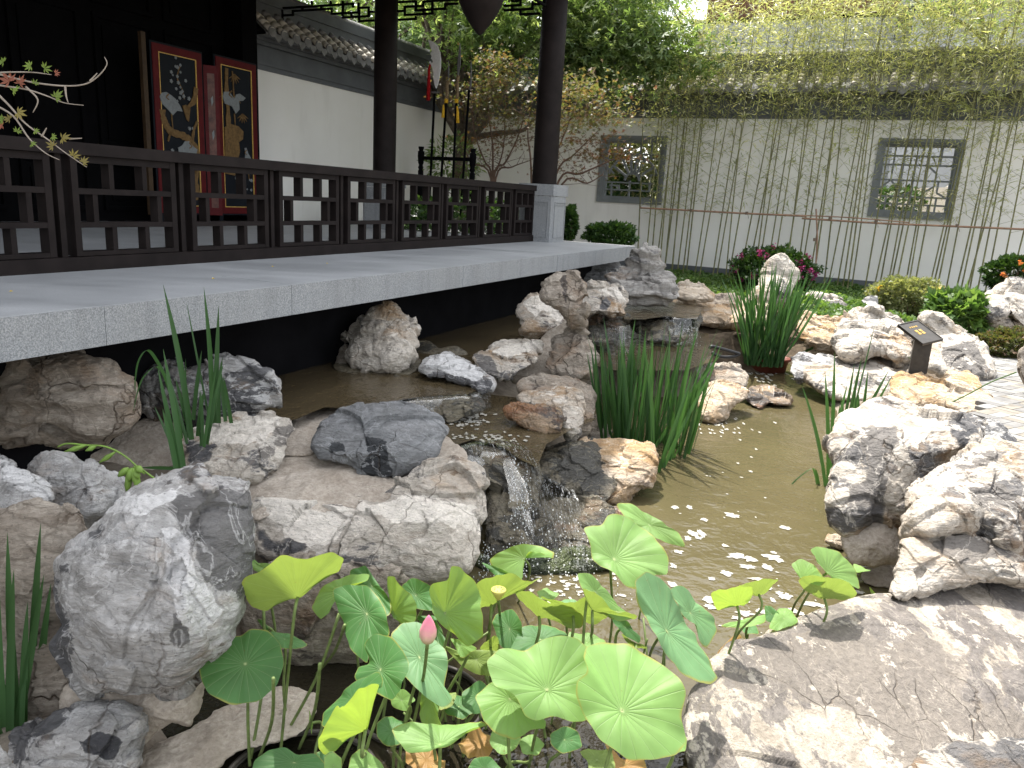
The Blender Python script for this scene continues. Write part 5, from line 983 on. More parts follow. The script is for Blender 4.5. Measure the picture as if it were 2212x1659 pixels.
def bamboo_row():
    protos = []
    for k in range(9):
        cu, tw, lf = bamboo_variant(100+k); o = [mk('culm', *cu, CULM, smooth=True), mk('twigs', *tw, CULM), mk('foliage', lf[0], lf[1], LV['bamboo'])]
        for x in o: COL.objects.unlink(x)
        tag(o[2], kind='stuff'); tag(o[1], kind='stuff'); protos.append(o)
    xs = [(2, x, 1293) for x in (1945, 1996, 2030, 2062, 2088, 2118, 2165, 2200)] + [(3, x, 1300+.055*x) for x in (12, 62, 130, 152, 205, 236, 320, 345, 405, 420, 492, 540, 585, 602, 655, 697, 770, 782, 850, 876, 930, 958, 1030, 1055, 1112, 1150, 1180, 1206, 1290, 1345, 1380, 1430, 1445, 1480, 1540, 1562, 1600, 1690, 1715, 1742, 1800, 1862, 1893, 1925, 1950, 2000, 2050, 2130, 2190, 2260, 2340)]
    r_ = random.Random(5)
    for i, (k, x, y) in enumerate(xs):
        u_ = 16.15+r_.uniform(.1, .7); q = px(k, x, y); p = WU(q[0], q[1], u_); p = np.array([p[0], p[1], .44])
        X_ = q[0]; lab = 'slender green bamboo ' + ('left of the left lattice window end of the tied row' if X_ < 1390 else 'crossing in front of or just beside the left lattice window' if X_ < 1450 else 'against blank wall just right of the left lattice window' if X_ < 1650 else 'against blank wall just left of the right lattice window' if X_ < 1870 else 'crossing in front of the right lattice window' if X_ < 2075 else 'against blank wall right of the right lattice window')
        t = thing('bamboo', lab, 'bamboo', p, 'bamboos in a row before the long white wall')
        t.rotation_euler = (r_.gauss(0, .012), r_.gauss(.025 if k == 3 else .0, .018), r_.uniform(0, 6.28) if False else 0); s = r_.uniform(.92, 1.06) * (.93 if k == 2 else 1); t.scale = (1, 1, s)
        rz = r_.uniform(0, 6.28)
        for o in r_.choice(protos): c = o.copy(); COL.objects.link(c); c.parent = t; c.rotation_euler = (0, 0, rz)
    pl = lambda pts, lab: poleobj(pts, lab)
    def poleobj(pts, lab, r=.018):
        Q = [WU(*px(k, x, y), 16.1) for k, x, y in pts]; t = thing('support_pole', lab, 'pole', Q[0]); m = MB(); m.tube(smooth_path(Q, 5), r, 8); m.obj('bamboo_pole', POLE, t, True); L_ = np.linalg.norm(Q[-1]-Q[0]); n = max(2, int(L_/1.1))
        for j in range(1, n):
            c = Q[0]+(Q[-1]-Q[0])*(j/n); m = MB(); m.tube([c-V2*.02+np.array([0, 0, dz]) for dz in (-.03, .03)], .03, 7); m.tube([c, c+np.array([.02, -.03, -.10])], .005, 4); m.obj('rope_tie', m_rope, t)
    poleobj([(2, 1925, 1293), (3, 0, 1302), (3, 420, 1325), (3, 860, 1345)], 'dry bamboo pole tied level across the left half of the bamboo row')
    poleobj([(3, 560, 1330), (3, 1100, 1352), (3, 1500, 1385)], 'thin bamboo pole tied just above the others in the middle of the bamboo row', .011)
    poleobj([(3, 830, 1358), (3, 1300, 1388), (3, 1700, 1405), (3, 2350, 1432)], 'dry bamboo pole tied level across the right half of the bamboo row')
    poleobj([(3, 918, 1300), (3, 925, 1480), (3, 915, 1680)], 'short upright dry bamboo stake under the tied poles', .016)
m_rope = m_plain('frayed_rope', (.16, .12, .09), .9, .1, 30, .3, .5, 90)
bamboo_row()

# ================================================================== TREES
def limb(mb, pts, r0, r1, n=8):
    Q = smooth_path(pts, 5); k = len(Q); rj = random.Random(len(mb.v)+3); mb.tube(Q, [(r0+(r1-r0)*i/(k-1))*rj.uniform(.94, 1.06) for i in range(k)], n)
def W2(x, y, u): return WU(713.2+x*.3472, y*.3472, u)
def branches(mb, cen, rad, root, n, rg, r0=.05):
    for _ in range(n):
        t = rg.normal(size=3); t /= np.linalg.norm(t); e = cen+t*rad*.85; mid = (root+e)/2+rg.normal(size=3)*.25; limb(mb, [root, mid, e], r0*rg.uniform(.5, 1), .008, 5)
def tree(name, lab, cat, trunk, crowns, leafmat, lsize, seed, nt, per, group=None, bark=BARK, lobes=3, spread=.3, flat=.5, shell=.4):
    rg = np.random.RandomState(seed); root = trunk[0][0][0]; t = thing(name, lab, cat, root, group); m = MB()
    for pts, r0, r1 in trunk: limb(m, pts, r0, r1, 10)
    LPs = []
    for cen, rad, w_ in crowns:
        cen, rad = np.array(cen), np.array(rad); branches(m, cen, rad, np.array(trunk[0][0][-1]), 7, rg, trunk[0][2]*.9)
        tips, q = clump_pts(cen, rad, int(nt*w_), per, rg, shell, flat, spread); LPs.append(q)
    m.obj('trunk', bark, t, True); q = np.vstack(LPs); n = len(q); D = rg.normal(size=(n, 3)); D[:, 2] = D[:, 2]*.5-.35
    V, F_ = stars(q, D, rg.uniform(.7, 1.3, n)*lsize, rg, lobes); tag(mk('crown', V, F_, LV[leafmat], t), kind='stuff'); return t
ut = 15.7
base = W2(805, 1130, ut); g0 = base.copy(); g0[2] = .6
tree('maple_tree', 'tall green leafy tree with a thick forked trunk right behind the weapon rack', 'tree',
     [([g0, base, W2(815, 980, ut), W2(840, 890, ut)], .20, .15), ([W2(835, 900, ut), W2(790, 780, ut), W2(760, 600, ut), W2(700, 300, ut), W2(640, 0, ut), W2(600, -150, ut)], .13, .06),
      ([W2(845, 890, ut), W2(895, 740, ut), W2(872, 450, ut), W2(868, 100, ut), W2(860, -200, ut)], .14, .09), ([W2(850, 900, ut), W2(930, 850, ut), W2(1080, 825, ut), W2(1200, 810, ut), W2(1270, 740, ut)], .08, .03), ([W2(690, 280, ut), W2(600, 180, ut), W2(520, 40, ut)], .05, .03)],
     [(W2(1000, -150, ut), (1.9, 1.2, 1.0), 1), (W2(1150, 120, ut-.4), (1.6, .9, .9), 1), (W2(1000, 330, ut-.2), (.9, .7, .55), .35), (W2(620, -60, ut), (1.2, .9, .8), .5)], 'tree', .14, 21, 190, 14)
b2 = W2(1660, 900, 18.2); b2[2] = .6
tree('maple_tree', 'leafy green tree with dark branches just right of the front pavilion column', 'tree', [([b2, W2(1670, 600, 18.2), W2(1660, 290, 18.0), W2(1610, 110, 17.5), W2(1560, -60, 17)], .10, .05)],
     [(W2(1560, 60, 15.6), (1.1, .8, .95), 1), (W2(1750, 330, 15.6), (1.2, .7, .85), 1), (W2(1930, 40, 15.8), (.55, .6, .8), .35), (W2(2100, 330, 15.9), (1.0, .5, .7), .5), (W2(1560, 400, 15.6), (.9, .6, .6), .5)], 'tree', .14, 22, 150, 14)
for i, (x, y, u_, r_, lab) in enumerate([(100, -40, 23, 2.2, 'dark leafy tree beyond the side wall seen through the fretwork'), (480, 60, 22, 1.9, 'green tree with two dark trunks beyond the side wall ridge'), (760, 120, 21, 1.6, 'green tree with straight trunk rising behind the glaive'), (1250, 20, 22, 2.4, 'broad green tree beyond the far wall behind the pendant'), (1800, 120, 21, 1.5, 'green tree beyond the far wall above its ridge near the bamboo')]):
    c = WU(713.2+x*.3472, y*.3472, u_); g = c.copy(); g[2] = .6; tree('tree', lab, 'tree', [([g, (g+c)/2+np.array([.2, 0, 0]), c], .22, .10)], [(c, (r_, r_, r_*.8), 1), (c+np.array([-.9, .3, -1.1]), (r_*.9, r_*.8, .8), .6), (c+np.array([.5, .5, 1.4]), (r_, r_, 1), .6)], 'treedk' if i % 2 == 0 else 'tree', .17, 30+i, 150, 17, spread=.4)
# bare dark twigs and loose leaves of a tree at the top right corner
c = WU(2130, 30, 17.5); g = c.copy(); g[2] = .6
tree('tree', 'sparse tree with dark crooked branches at the top right corner', 'tree', [([g, WU(2150, 300, 17.6), WU(2130, 90, 17.6), WU(2100, -20, 17.6)], .08, .04), ([WU(2130, 90, 17.6), WU(2080, 50, 17.6), WU(1990, 10, 17.6), WU(1960, -20, 17.6)], .04, .02), ([WU(2140, 130, 17.6), WU(2180, 50, 17.6), WU(2230, 0, 17.6)], .04, .02)], [(WU(2090, 10, 17.5), (1.4, .5, .6), 1)], 'tree', .09, 41, 60, 14)
# bronze maples
def maple(lab, base, stems, crowns, seed, lm, nt):
    rg = np.random.RandomState(seed); t = thing('japanese_maple', lab, 'tree', base); m = MB(); tips = []
    for pts in stems:
        limb(m, pts, .028, .007, 6); Q = smooth_path(pts, 4)
        for _ in range(9):
            k = rg.randint(len(Q)//3, len(Q)); s = Q[k]; d = rg.normal(size=3); d[2] = abs(d[2])*.7; e = s+d*.28; m.tube([s, (s+e)/2+rg.normal(size=3)*.03, e], [.006, .004, .002], 4, False)
    m.obj('trunk', TWIG, t, True)
    for (cen, rad, w_, mat) in crowns:
        _, q = clump_pts(np.array(cen), np.array(rad), int(nt*w_), 18, rg, .2, .22, .20); n = len(q); D = rg.normal(size=(n, 3)); D[:, 2] = D[:, 2]*.35-.3
        V, F_ = stars(q, D, rg.uniform(.035, .075, n), rg, 5, .3, .8); tag(mk('crown', V, F_, LV[mat], t), kind='stuff')
um = 13.6; mb_ = W2(1020, 1160, um); mb_[2] = .55
st = [[mb_, W2(1010, 1120, um), W2(1040, 1050, um), W2(1080, 900, um), W2(1090, 600, um)], [mb_, W2(1005, 1120, um), W2(960, 1000, um), W2(900, 830, um), W2(880, 600, um)], [mb_, W2(1020, 1100, um), W2(1090, 1010, um), W2(1180, 820, um), W2(1230, 600, um)], [mb_, W2(1010, 1120, um), W2(1010, 900, um), W2(985, 700, um), W2(980, 450, um)], [mb_, W2(1030, 1110, um), W2(1130, 1040, um), W2(1240, 1000, um)], [mb_, W2(1000, 1110, um), W2(880, 1010, um), W2(830, 900, um)]]
maple('bronze and green leaved small maple between the two pavilion columns', mb_, st, [(W2(1040, 520, um), (1.0, .6, .55), 1, 'maple'), (W2(930, 640, um), (.75, .5, .35), .6, 'maple'), (W2(1150, 720, um), (.7, .5, .35), .6, 'maple'), (W2(1060, 880, um), (.9, .5, .4), .35, 'mapledk'), (W2(1050, 400, um), (.5, .4, .35), .35, 'maple')], 51, 'maple', 60)
um = 13.3; mb_ = W2(1290, 1200, um); mb_[2] = .55
st = [[mb_, W2(1350, 1050, um), W2(1430, 900, um), W2(1540, 620, um)], [mb_, W2(1400, 1100, um), W2(1520, 960, um), W2(1680, 800, um)], [mb_, W2(1420, 1130, um), W2(1560, 1080, um), W2(1760, 990, um), W2(1850, 930, um)], [mb_, W2(1330, 1000, um), W2(1480, 760, um), W2(1620, 640, um)], [mb_, W2(1250, 1050, um), W2(1230, 850, um), W2(1240, 700, um)], [mb_, W2(1440, 1150, um), W2(1600, 1140, um), W2(1700, 1080, um)]]
maple('orange tipped small maple spreading right of the front pavilion column', mb_, st, [(W2(1560, 580, um), (.95, .5, .5), 1, 'maple'), (W2(1700, 720, um), (.7, .4, .3), .6, 'maple'), (W2(1470, 760, um), (.7, .5, .4), .6, 'maple'), (W2(1620, 930, um), (.8, .5, .4), .45, 'mapledk'), (W2(1780, 960, um), (.4, .3, .25), .2, 'mapledk'), (W2(1500, 1060, um), (.6, .4, .25), .15, 'mapledk')], 52, 'maple', 55)

# ================================================================== SHRUBS AND GROUND COVER
def shrub(name, lab, cat, k, box, dist, mat, lsz, n, seed, kind='star', flower=None, fl=None, blade=False):
    rg = np.random.RandomState(seed); (x0, y0), (x1, y1) = Z(k, '%f,%f %f,%f' % box) if k else ((box[0], box[1]), (box[2], box[3]))
    b = P((x0+x1)/2, y1, dist); tp = P((x0+x1)/2, y0, dist); w_ = np.linalg.norm(P(x1, y1, dist)-P(x0, y1, dist))/2; h = tp[2]-b[2]; c = (b+tp)/2
    t = thing(name, lab, cat, b); q = rg.normal(size=(n, 3)); q /= np.linalg.norm(q, axis=1)[:, None]; bump_ = 1+.45*fbm(q*2.4+seed, 4); r = (.62+.38*rg.rand(n)**.5)*bump_; D = q+rg.normal(size=(n, 3))*.5
    q = c+q*r[:, None]*np.array([w_, w_*.8, h/2]); V, F_ = (blades(q, D, rg.uniform(.7, 1.3, n)*lsz, rg.uniform(.3, .5, n)*lsz, rg) if blade else stars(q, D, rg.uniform(.7, 1.3, n)*lsz, rg, 3, .6, 1.0))
    tag(mk('foliage', V, F_, LV[mat], t), kind='stuff'); m = MB()
    for _ in range(9): e = c+rg.normal(size=3)*np.array([w_*.4, w_*.4, h*.2]); m.tube([b+rg.normal(size=3)*.02-[0, 0, .1], (b+e)/2, e], [.012, .008, .004], 5)
    m.obj('stems', TWIG, t, True)
    if flower:
        for i in range(fl):
            d = rg.normal(size=3); d /= np.linalg.norm(d); d[1] = -abs(d[1]); d[2] = abs(d[2])*.9 if flower != 'magenta' else d[2]; p = c+d*np.array([w_, w_*.8, h/2])*1.02; m_ = 26 if flower == 'magenta' else 22; rr_ = .05 if flower == 'magenta' else .028
            qq = p+rg.normal(size=(m_, 3))*rr_*.55; V, F_ = stars(qq, rg.normal(size=(m_, 3))+d, np.full(m_, .03 if flower == 'magenta' else .04), rg, 3, .8, .9); mk('flower', V, F_, LV[flower], t)
shrub('round_bush', 'small round dark green bush beside the far corner of the deck', 'bush', 0, (1265, 482, 1372, 532), 13.2, 'shrub', .055, 2600, 61)
shrub('round_bush', 'dark green bush half hidden behind the granite column base', 'bush', 0, (1215, 445, 1245, 525), 13.4, 'shrub', .055, 1300, 62)
shrub('flowering_shrub', 'green shrub covered with magenta flowers behind the pointed white stone', 'shrub', 0, (1585, 535, 1755, 632), 14.2, 'shrub', .06, 4200, 63, flower='magenta', fl=34)
shrub('clipped_shrub', 'yellow green fine leaved shrub before the bamboo with yellow flowers on top', 'shrub', 0, (1885, 596, 2035, 690), 11.6, 'ygreen', .04, 7000, 64, flower='yellow', fl=4)
shrub('leafy_plant', 'broad leaved bright green plant right of the yellow green shrub', 'plant', 0, (2005, 632, 2140, 722), 10.6, 'bright', .12, 900, 65)
shrub('rose_bush', 'rose bush with orange and pink blooms at the right edge', 'shrub', 0, (2130, 555, 2240, 630), 12.2, 'shrub', .06, 1800, 66, flower='rose', fl=7)
shrub('low_heather', 'low heathery mound at the right edge above the paving', 'plant', 0, (2110, 712, 2260, 800), 8.9, 'heath', .035, 9000, 67)
shrub('small_bamboo', 'small feathery bamboo seedling against the side wall behind the weapon rack', 'plant', 2, (600, 850, 930, 1180), 16.8, 'tree', .14, 700, 68, blade=True)
shrub('garden_shrub', 'sunlit green shrub seen through the left lattice window', 'shrub', 0, (1260, 270, 1440, 440), 19.5, 'ygreen', .10, 3800, 69)
shrub('garden_shrub', 'dark green shrub seen low through the left lattice window', 'shrub', 0, (1270, 380, 1480, 480), 19.2, 'shrub', .10, 2500, 70)
shrub('low_bush', 'dark low bushes beyond the end of the deck seen through the balustrade', 'bush', 2, (420, 1220, 1260, 1560), 13.9, 'shrub', .07, 3500, 71)
shrub('window_shrub', 'dark leafy branch seen through the right lattice window', 'shrub', 0, (1880, 400, 1990, 470), 16.8, 'shrub', .09, 500, 72)
def gcover(name, k, poly, z, n, mat, sz, hgt, seed):
    rg = np.random.RandomState(seed); pg = [G(q[0], q[1], z) for q in Z(k, poly)]; a = np.array(pg); lo, hi = a.min(0), a.max(0); out_ = []
    while len(out_) < n:
        x, y = rg.uniform(lo[0], hi[0]), rg.uniform(lo[1], hi[1])
        if inside(x, y, pg): out_.append((x, y, z+rg.rand()*hgt*(1+.8*math.sin(x*5)*math.cos(y*4))))
    q = np.array(out_); D = rg.normal(size=(n, 3)); D[:, 2] = abs(D[:, 2])*.7; V, F_ = stars(q, D, rg.uniform(.6, 1.3, n)*sz, rg, 3, .7, 1.0); tag(mk(name, V, F_, LV[mat]), kind='stuff')
gcover('ground_cover', 0, '1380,580 1440,583 1600,597 1900,625 2145,650 2160,720 1900,700 1750,670 1600,650 1440,640', .46, 34000, 'bright', .05, .09, 81)
gcover('ground_cover', 0, '1700,640 1860,655 1880,700 1790,690 1720,672', .6, 2500, 'bright', .06, .10, 82)

# ================================================================== IRISES
def iris(lab, heroes, base, n, hgt, lean, seed, k=0, zb=0., cat='iris', wid=.020, fan=1., z0=-.02, droop=.12):
    """heroes: list of (base px, tip px, distance offset); the rest is a random fan over the base ellipse"""
    rg = np.random.RandomState(seed); (bx, by, rx, ry) = base; c = G(bx, by, zb); t = thing('iris', lab, cat, c)
    def blade(b, tip, w_, bend, face=False):
        d = tip-b; L_ = np.linalg.norm(d); d = d/L_; a = rg.uniform(0, 6.28) if not face else math.atan2(-b[1], -b[0])+rg.uniform(-.6, .6); f = np.array([math.cos(a), math.sin(a), 0]); s = np.cross(d, f); s /= np.linalg.norm(s); o = np.cross(s, d); V = []; m = 9
        hd = np.array([d[0], d[1], 0])
        for i in range(m+1):
            q = i/m; w__ = w_*(1-.25*(1-q))*(1-q**3.2)+.0006; cpt = b+d*L_*q + hd*L_*.10*(q*q-q) + bend*L_*math.sin(math.pi*q)*.5; V += [cpt-s*w__/2+o*w__*.18, cpt, cpt+s*w__/2+o*w__*.18]
        F_ = [(3*i+j, 3*i+j+1, 3*i+j+4, 3*i+j+3) for i in range(m) for j in (0, 1)]; mk('iris_leaf', V, F_, LV['iris'], t, True)
    for h in heroes:
        (x0, y0), (x1, y1) = Z(k, '%f,%f %f,%f' % h[:4]) if k else (h[:2], h[2:4]); D_ = G(x0, y0, zb)[1]; b = G(x0, y0, zb); b[2] -= .03; tip = P(x1, y1, D_+(h[4] if len(h) > 4 else 0)); blade(b, tip, wid*(h[5] if len(h) > 5 else 1), rg.normal(size=3)*.02, True)
    for i in range(n):
        a, r = rg.rand()*6.28, math.sqrt(rg.rand()); b = c+np.array([rx*r*math.cos(a), ry*r*math.sin(a), z0]); H = rg.uniform(*hgt)*(1-.18*r); ln = rg.normal(0, lean, 2)+fan*.16*r*np.array([math.cos(a), math.sin(a)]); tip = b+np.array([ln[0]*H, ln[1]*H, H])
        blade(b, tip, wid*rg.uniform(.7, 1.15), rg.normal(size=3)*.035)
    return t
ia = iris('big clump of tall iris leaves standing in the pond in the centre', [(1440, 960, 1345, 742), (1330, 950, 1375, 728), (1400, 980, 1560, 760), (1430, 1010, 1545, 790), (1340, 960, 1300, 800), (1380, 970, 1412, 735), (1450, 960, 1535, 780), (1420, 1020, 1500, 800), (1410, 1000, 1395, 760), (1465, 970, 1440, 780), (1310, 945, 1285, 830)], (1395, 968, .38, .30), 95, (.80, 1.16), .08, 91, wid=.036)
ib = iris('tallest iris clump growing in the red brown planter', [(1650, 770, 1640, 568, 0, 1.2), (1660, 780, 1748, 595), (1670, 780, 1760, 620), (1630, 770, 1605, 640), (1690, 780, 1800, 730), (1640, 775, 1575, 600)], (1650, 785, .24, .15), 120, (.9, 1.38), .16, 92, zb=.12, wid=.038)
ic = iris('thin iris clump at the foot of the big scarred boulder on the right', [(1785, 1050, 1732, 832), (1790, 1045, 1782, 802), (1795, 1030, 1803, 760), (1790, 1000, 1782, 820), (1800, 980, 1815, 870), (1815, 950, 1846, 784), (1820, 960, 1862, 770), (1830, 940, 1890, 700, .1, .5), (1845, 930, 1920, 800), (1850, 940, 1928, 810), (1870, 930, 1945, 815), (1860, 925, 1875, 800), (1880, 915, 1940, 830), (1800, 960, 1830, 830), (1835, 935, 1850, 810), (1890, 905, 1895, 840), (1770, 1045, 1762, 1012)], (1850, 935, .16, .10), 10, (.3, .5), .12, 93, wid=.034)
idd = iris('tall iris with long bent leaves in front of the deck edge on the left', [(1190, 1120, 1015, 190, 0, 1.3), (1320, 1020, 1268, 205, 0, 1.3), (1330, 1020, 1360, 320, 0, 1.25), (1300, 1000, 1160, 300, 0, .5), (1140, 1300, 1015, 590, 0, 1.1), (1200, 1000, 1255, 600), (1400, 1010, 1370, 700), (1440, 1020, 1390, 760), (1240, 1010, 1270, 850), (1120, 1290, 980, 700), (1170, 1110, 1160, 925, 0, 1.3), (1150, 960, 1155, 650, 0, .4), (1360, 1020, 1385, 640, 0, 1.1), (1190, 1110, 1090, 770), (1100, 1330, 1010, 960), (1230, 1100, 1250, 960), (1140, 1300, 870, 1330, 0, .8), (1120, 1280, 960, 945, .05, .6)], (420, 955, .07, .06), 6, (.3, .5), .10, 94, k=4, zb=.64, wid=.027)
def bentleaf(parent, k, pts, Y, w_):
    Q = smooth_path([P(*px(k, x, y), Y) for x, y in pts], 5); m_ = len(Q); V = []; s = np.array([.75, -.3, .35])
    for i, q in enumerate(Q):
        f = i/(m_-1); ww = w_*(1-f**2.5)*.5+.0008; V += [q-s*ww, q+np.array([0, -.002, 0]), q+s*ww]
    mk('iris_leaf', V, [(3*i+j, 3*i+j+1, 3*i+j+4, 3*i+j+3) for i in range(m_-1) for j in (0, 1)], LV['iris'], parent, True)
Yd = G(430, 950, .64)[1]
bentleaf(idd, 4, [(1120, 1100), (1040, 800), (960, 640), (910, 600), (860, 670), (840, 800), (845, 860)], Yd, .026); bentleaf(idd, 4, [(1130, 1150), (1080, 900), (1010, 730), (960, 705), (890, 770), (850, 880), (830, 980)], Yd-.05, .026)
iris('dark shaded iris leaves at the far left edge', [(40, 1580, 16, 1150), (30, 1590, 95, 1240), (60, 1560, 88, 1130), (20, 1600, 30, 1230), (10, 1590, -8, 1180), (50, 1590, 60, 1300), (70, 1560, 110, 1260)], (30, 1590, .05, .04), 5, (.3, .45), .1, 95, zb=.05, wid=.03)
Yc_ = G(1790, 1040, 0)[1]
bentleaf(ic, 6, [(735, 1470), (800, 1400), (890, 1335), (910, 1370), (925, 1440)], Yc_-.1, .02)
tg = iris('small tuft of narrow grass at the foot of the bronze plaque', [], (2010, 800, .10, .08), 34, (.10, .24), .8, 96, zb=.42, wid=.010)
bl_ = thing('grass_stem', 'single long green stem arching over the low tan rock beside the paving', 'grass', P(2050, 880, 6.6)); m = MB(); m.tube(smooth_path([P(*px(6, x, y), 6.4) for x, y in ((1660, 970), (1850, 880), (2000, 800), (2165, 735))], 5), .006, 5); m.obj('stem', LV['bright'], bl_, True)
# seed pods on the left
POD = m_plain('green_seed_pod', (.16, .26, .05), .5, .3, 20, .25, .1, 60)
sp_ = thing('iris_seed_head', 'drooping bunch of fat green iris seed pods above the white boulder', 'seed head', P(290, 1010, 2.75))
m = MB(); m.tube(smooth_path([P(*px(4, x, y), 2.8) for x, y in ((1010, 1430), (950, 1390), (880, 1340), (830, 1325))], 4), .004, 5); m.obj('stem', POD, sp_, True)
for x, y, x2, y2 in ((830, 1330, 850, 1440), (820, 1330, 800, 1420), (810, 1335, 790, 1490), (835, 1340, 862, 1400), (800, 1330, 735, 1385), (840, 1330, 860, 1470), (850, 1320, 880, 1360)):
    a, b = P(*px(4, x, y), 2.78), P(*px(4, x2, y2), 2.76); m = MB(); m.tube([a, a*.7+b*.3, a*.3+b*.7, b], [.004, .014, .013, .003], 8); m.obj('seed_pod', POD, sp_, True)
sp2 = thing('iris_seed_head', 'thin arching stem with narrow green pods under the rounded boulder', 'seed head', P(200, 980, 3.0))
m = MB(); m.tube(smooth_path([P(*px(4, x, y), 3.0) for x, y in ((900, 1370), (780, 1260), (660, 1200), (540, 1190), (420, 1180), (360, 1200))], 4), .004, 5); m.obj('stem', POD, sp2, True)
for x, y, x2, y2 in ((540, 1190, 400, 1230), (720, 1230, 615, 1300), (600, 1195, 530, 1225)): a, b = P(*px(4, x, y), 3.0), P(*px(4, x2, y2), 2.98); m = MB(); m.tube([a, (a+b)/2, b], [.003, .012, .002], 7); m.obj('seed_pod', POD, sp2, True)
# planter, hose, water plant
PL = m_plain('red_brown_plastic', (.20, .055, .035), .5, .4, 8, .25, .1, 40); c = G(1650, 800, 0); c[2] = -.03
pt_ = thing('planter', 'red brown plastic planter standing in the water holding the tallest irises', 'planter', c); m = MB(); m.lathe(c, [(.23, 0), (.26, .17), (.285, .172), (.285, .20), (.255, .20), (.25, .13)], 32, 1.1, .7); m.obj('pot', PL, pt_, True)
RUB = m_plain('black_rubber', (.012, .012, .013), .4, .4, 5)
hs = MB(); hs.tube(smooth_path([P(*px(6, x, y), 8.1) for x, y in ((255, 590), (270, 575), (330, 590), (420, 615), (440, 625), (400, 640), (330, 640), (270, 615))], 5), .018, 8); tag(hs.obj('hose', RUB, smooth=True, origin=P(*px(6, 330, 600), 8.1)), 'black rubber hose coiled beside the red brown planter', 'hose')

# ================================================================== LOTUS
def _lotus(name, top, tr, trc, yel=0):
    n = N(name); uvn = n.n('ShaderNodeUVMap').outputs[0]; sp = n.n('ShaderNodeSeparateXYZ'); n.l(uvn, sp.inputs[0]); u_, r_ = sp.outputs[0], sp.outputs[1]
    fr = n.ma('ABSOLUTE', n.ma('SUBTRACT', n.ma('FRACT', n.ma('MULTIPLY', u_, 21.)), .5)); wv = n.ma('MULTIPLY', fr, r_)
    vein = n.ramp(wv, (.0, 1), (.035, 0)); a = n.noise(7, 6); b = n.noise(40, 5, rough=.7)
    col = n.mix(n.ramp(a, (.35, 0), (.65, 1)), tuple(x*.78 for x in top), tuple(x*1.15 for x in top)); col = n.mix(n.ma('MULTIPLY', vein, .38), col, (.34, .46, .20)); col = n.mix(n.ramp(r_, (.0, 1), (.05, 0)), col, (.5, .55, .25))
    col = n.mix(n.ramp(n.ma('ADD', r_, n.ma('MULTIPLY', n.ma('SUBTRACT', a, .5), .25)), (.97, 0), (1.03, .8)), col, (.30, .27, .06)); col = n.mix(n.ramp(b, (.66, 0), (.72, .8)), col, (.16, .1, .03))
    if yel: col = n.mix(n.ramp(n.noise(11, 5), (.4, 0), (.5, 1)), col, (.35, .2, .07))
    x = n.bsdf(col, .55, n.bump(n.ma('ADD', n.ma('MULTIPLY', vein, .5), n.ma('MULTIPLY', b, .15)), .5, .004), .35); t = n.n('ShaderNodeBsdfTranslucent'); n.set(t.inputs[0], n.mix(n.ma('MULTIPLY', vein, .5), trc, tuple(c*.6 for c in trc)))
    m = n.n('ShaderNodeMixShader'); m.inputs[0].default_value = tr; n.l(x, m.inputs[1]); n.l(t.outputs[0], m.inputs[2]); return n.end(m.outputs[0])
LOT = {'g': _lotus('lotus_leaf', (.19, .34, .095), .38, (.42, .58, .06)), 'b': _lotus('lotus_leaf_bluish', (.14, .28, .12), .3, (.28, .42, .08)), 'y': _lotus('lotus_leaf_yellow_green', (.20, .28, .07), .34, (.33, .45, .07)), 'w': _lotus('lotus_leaf_withered', (.38, .24, .08), .3, (.5, .35, .05), 1), 'd': _lotus('lotus_leaf_dark', (.065, .17, .05), .28, (.22, .42, .04))}
STEM = m_plain('lotus_stem', (.14, .19, .06), .6, .3, 30, .3, .4, 120)
NRM = {'h': (0, -.15, 1), 'c': (.05, -.5, .85), 'u': (0, .9, .5), 'l': (-.55, -.45, .7), 'r': (.5, -.5, .7), 'v': (-.15, -.9, .35), 'x': (.35, -.85, .35), 'z': (-.5, -.8, .3), 'k': (.3, .75, .5)}
LN = 0
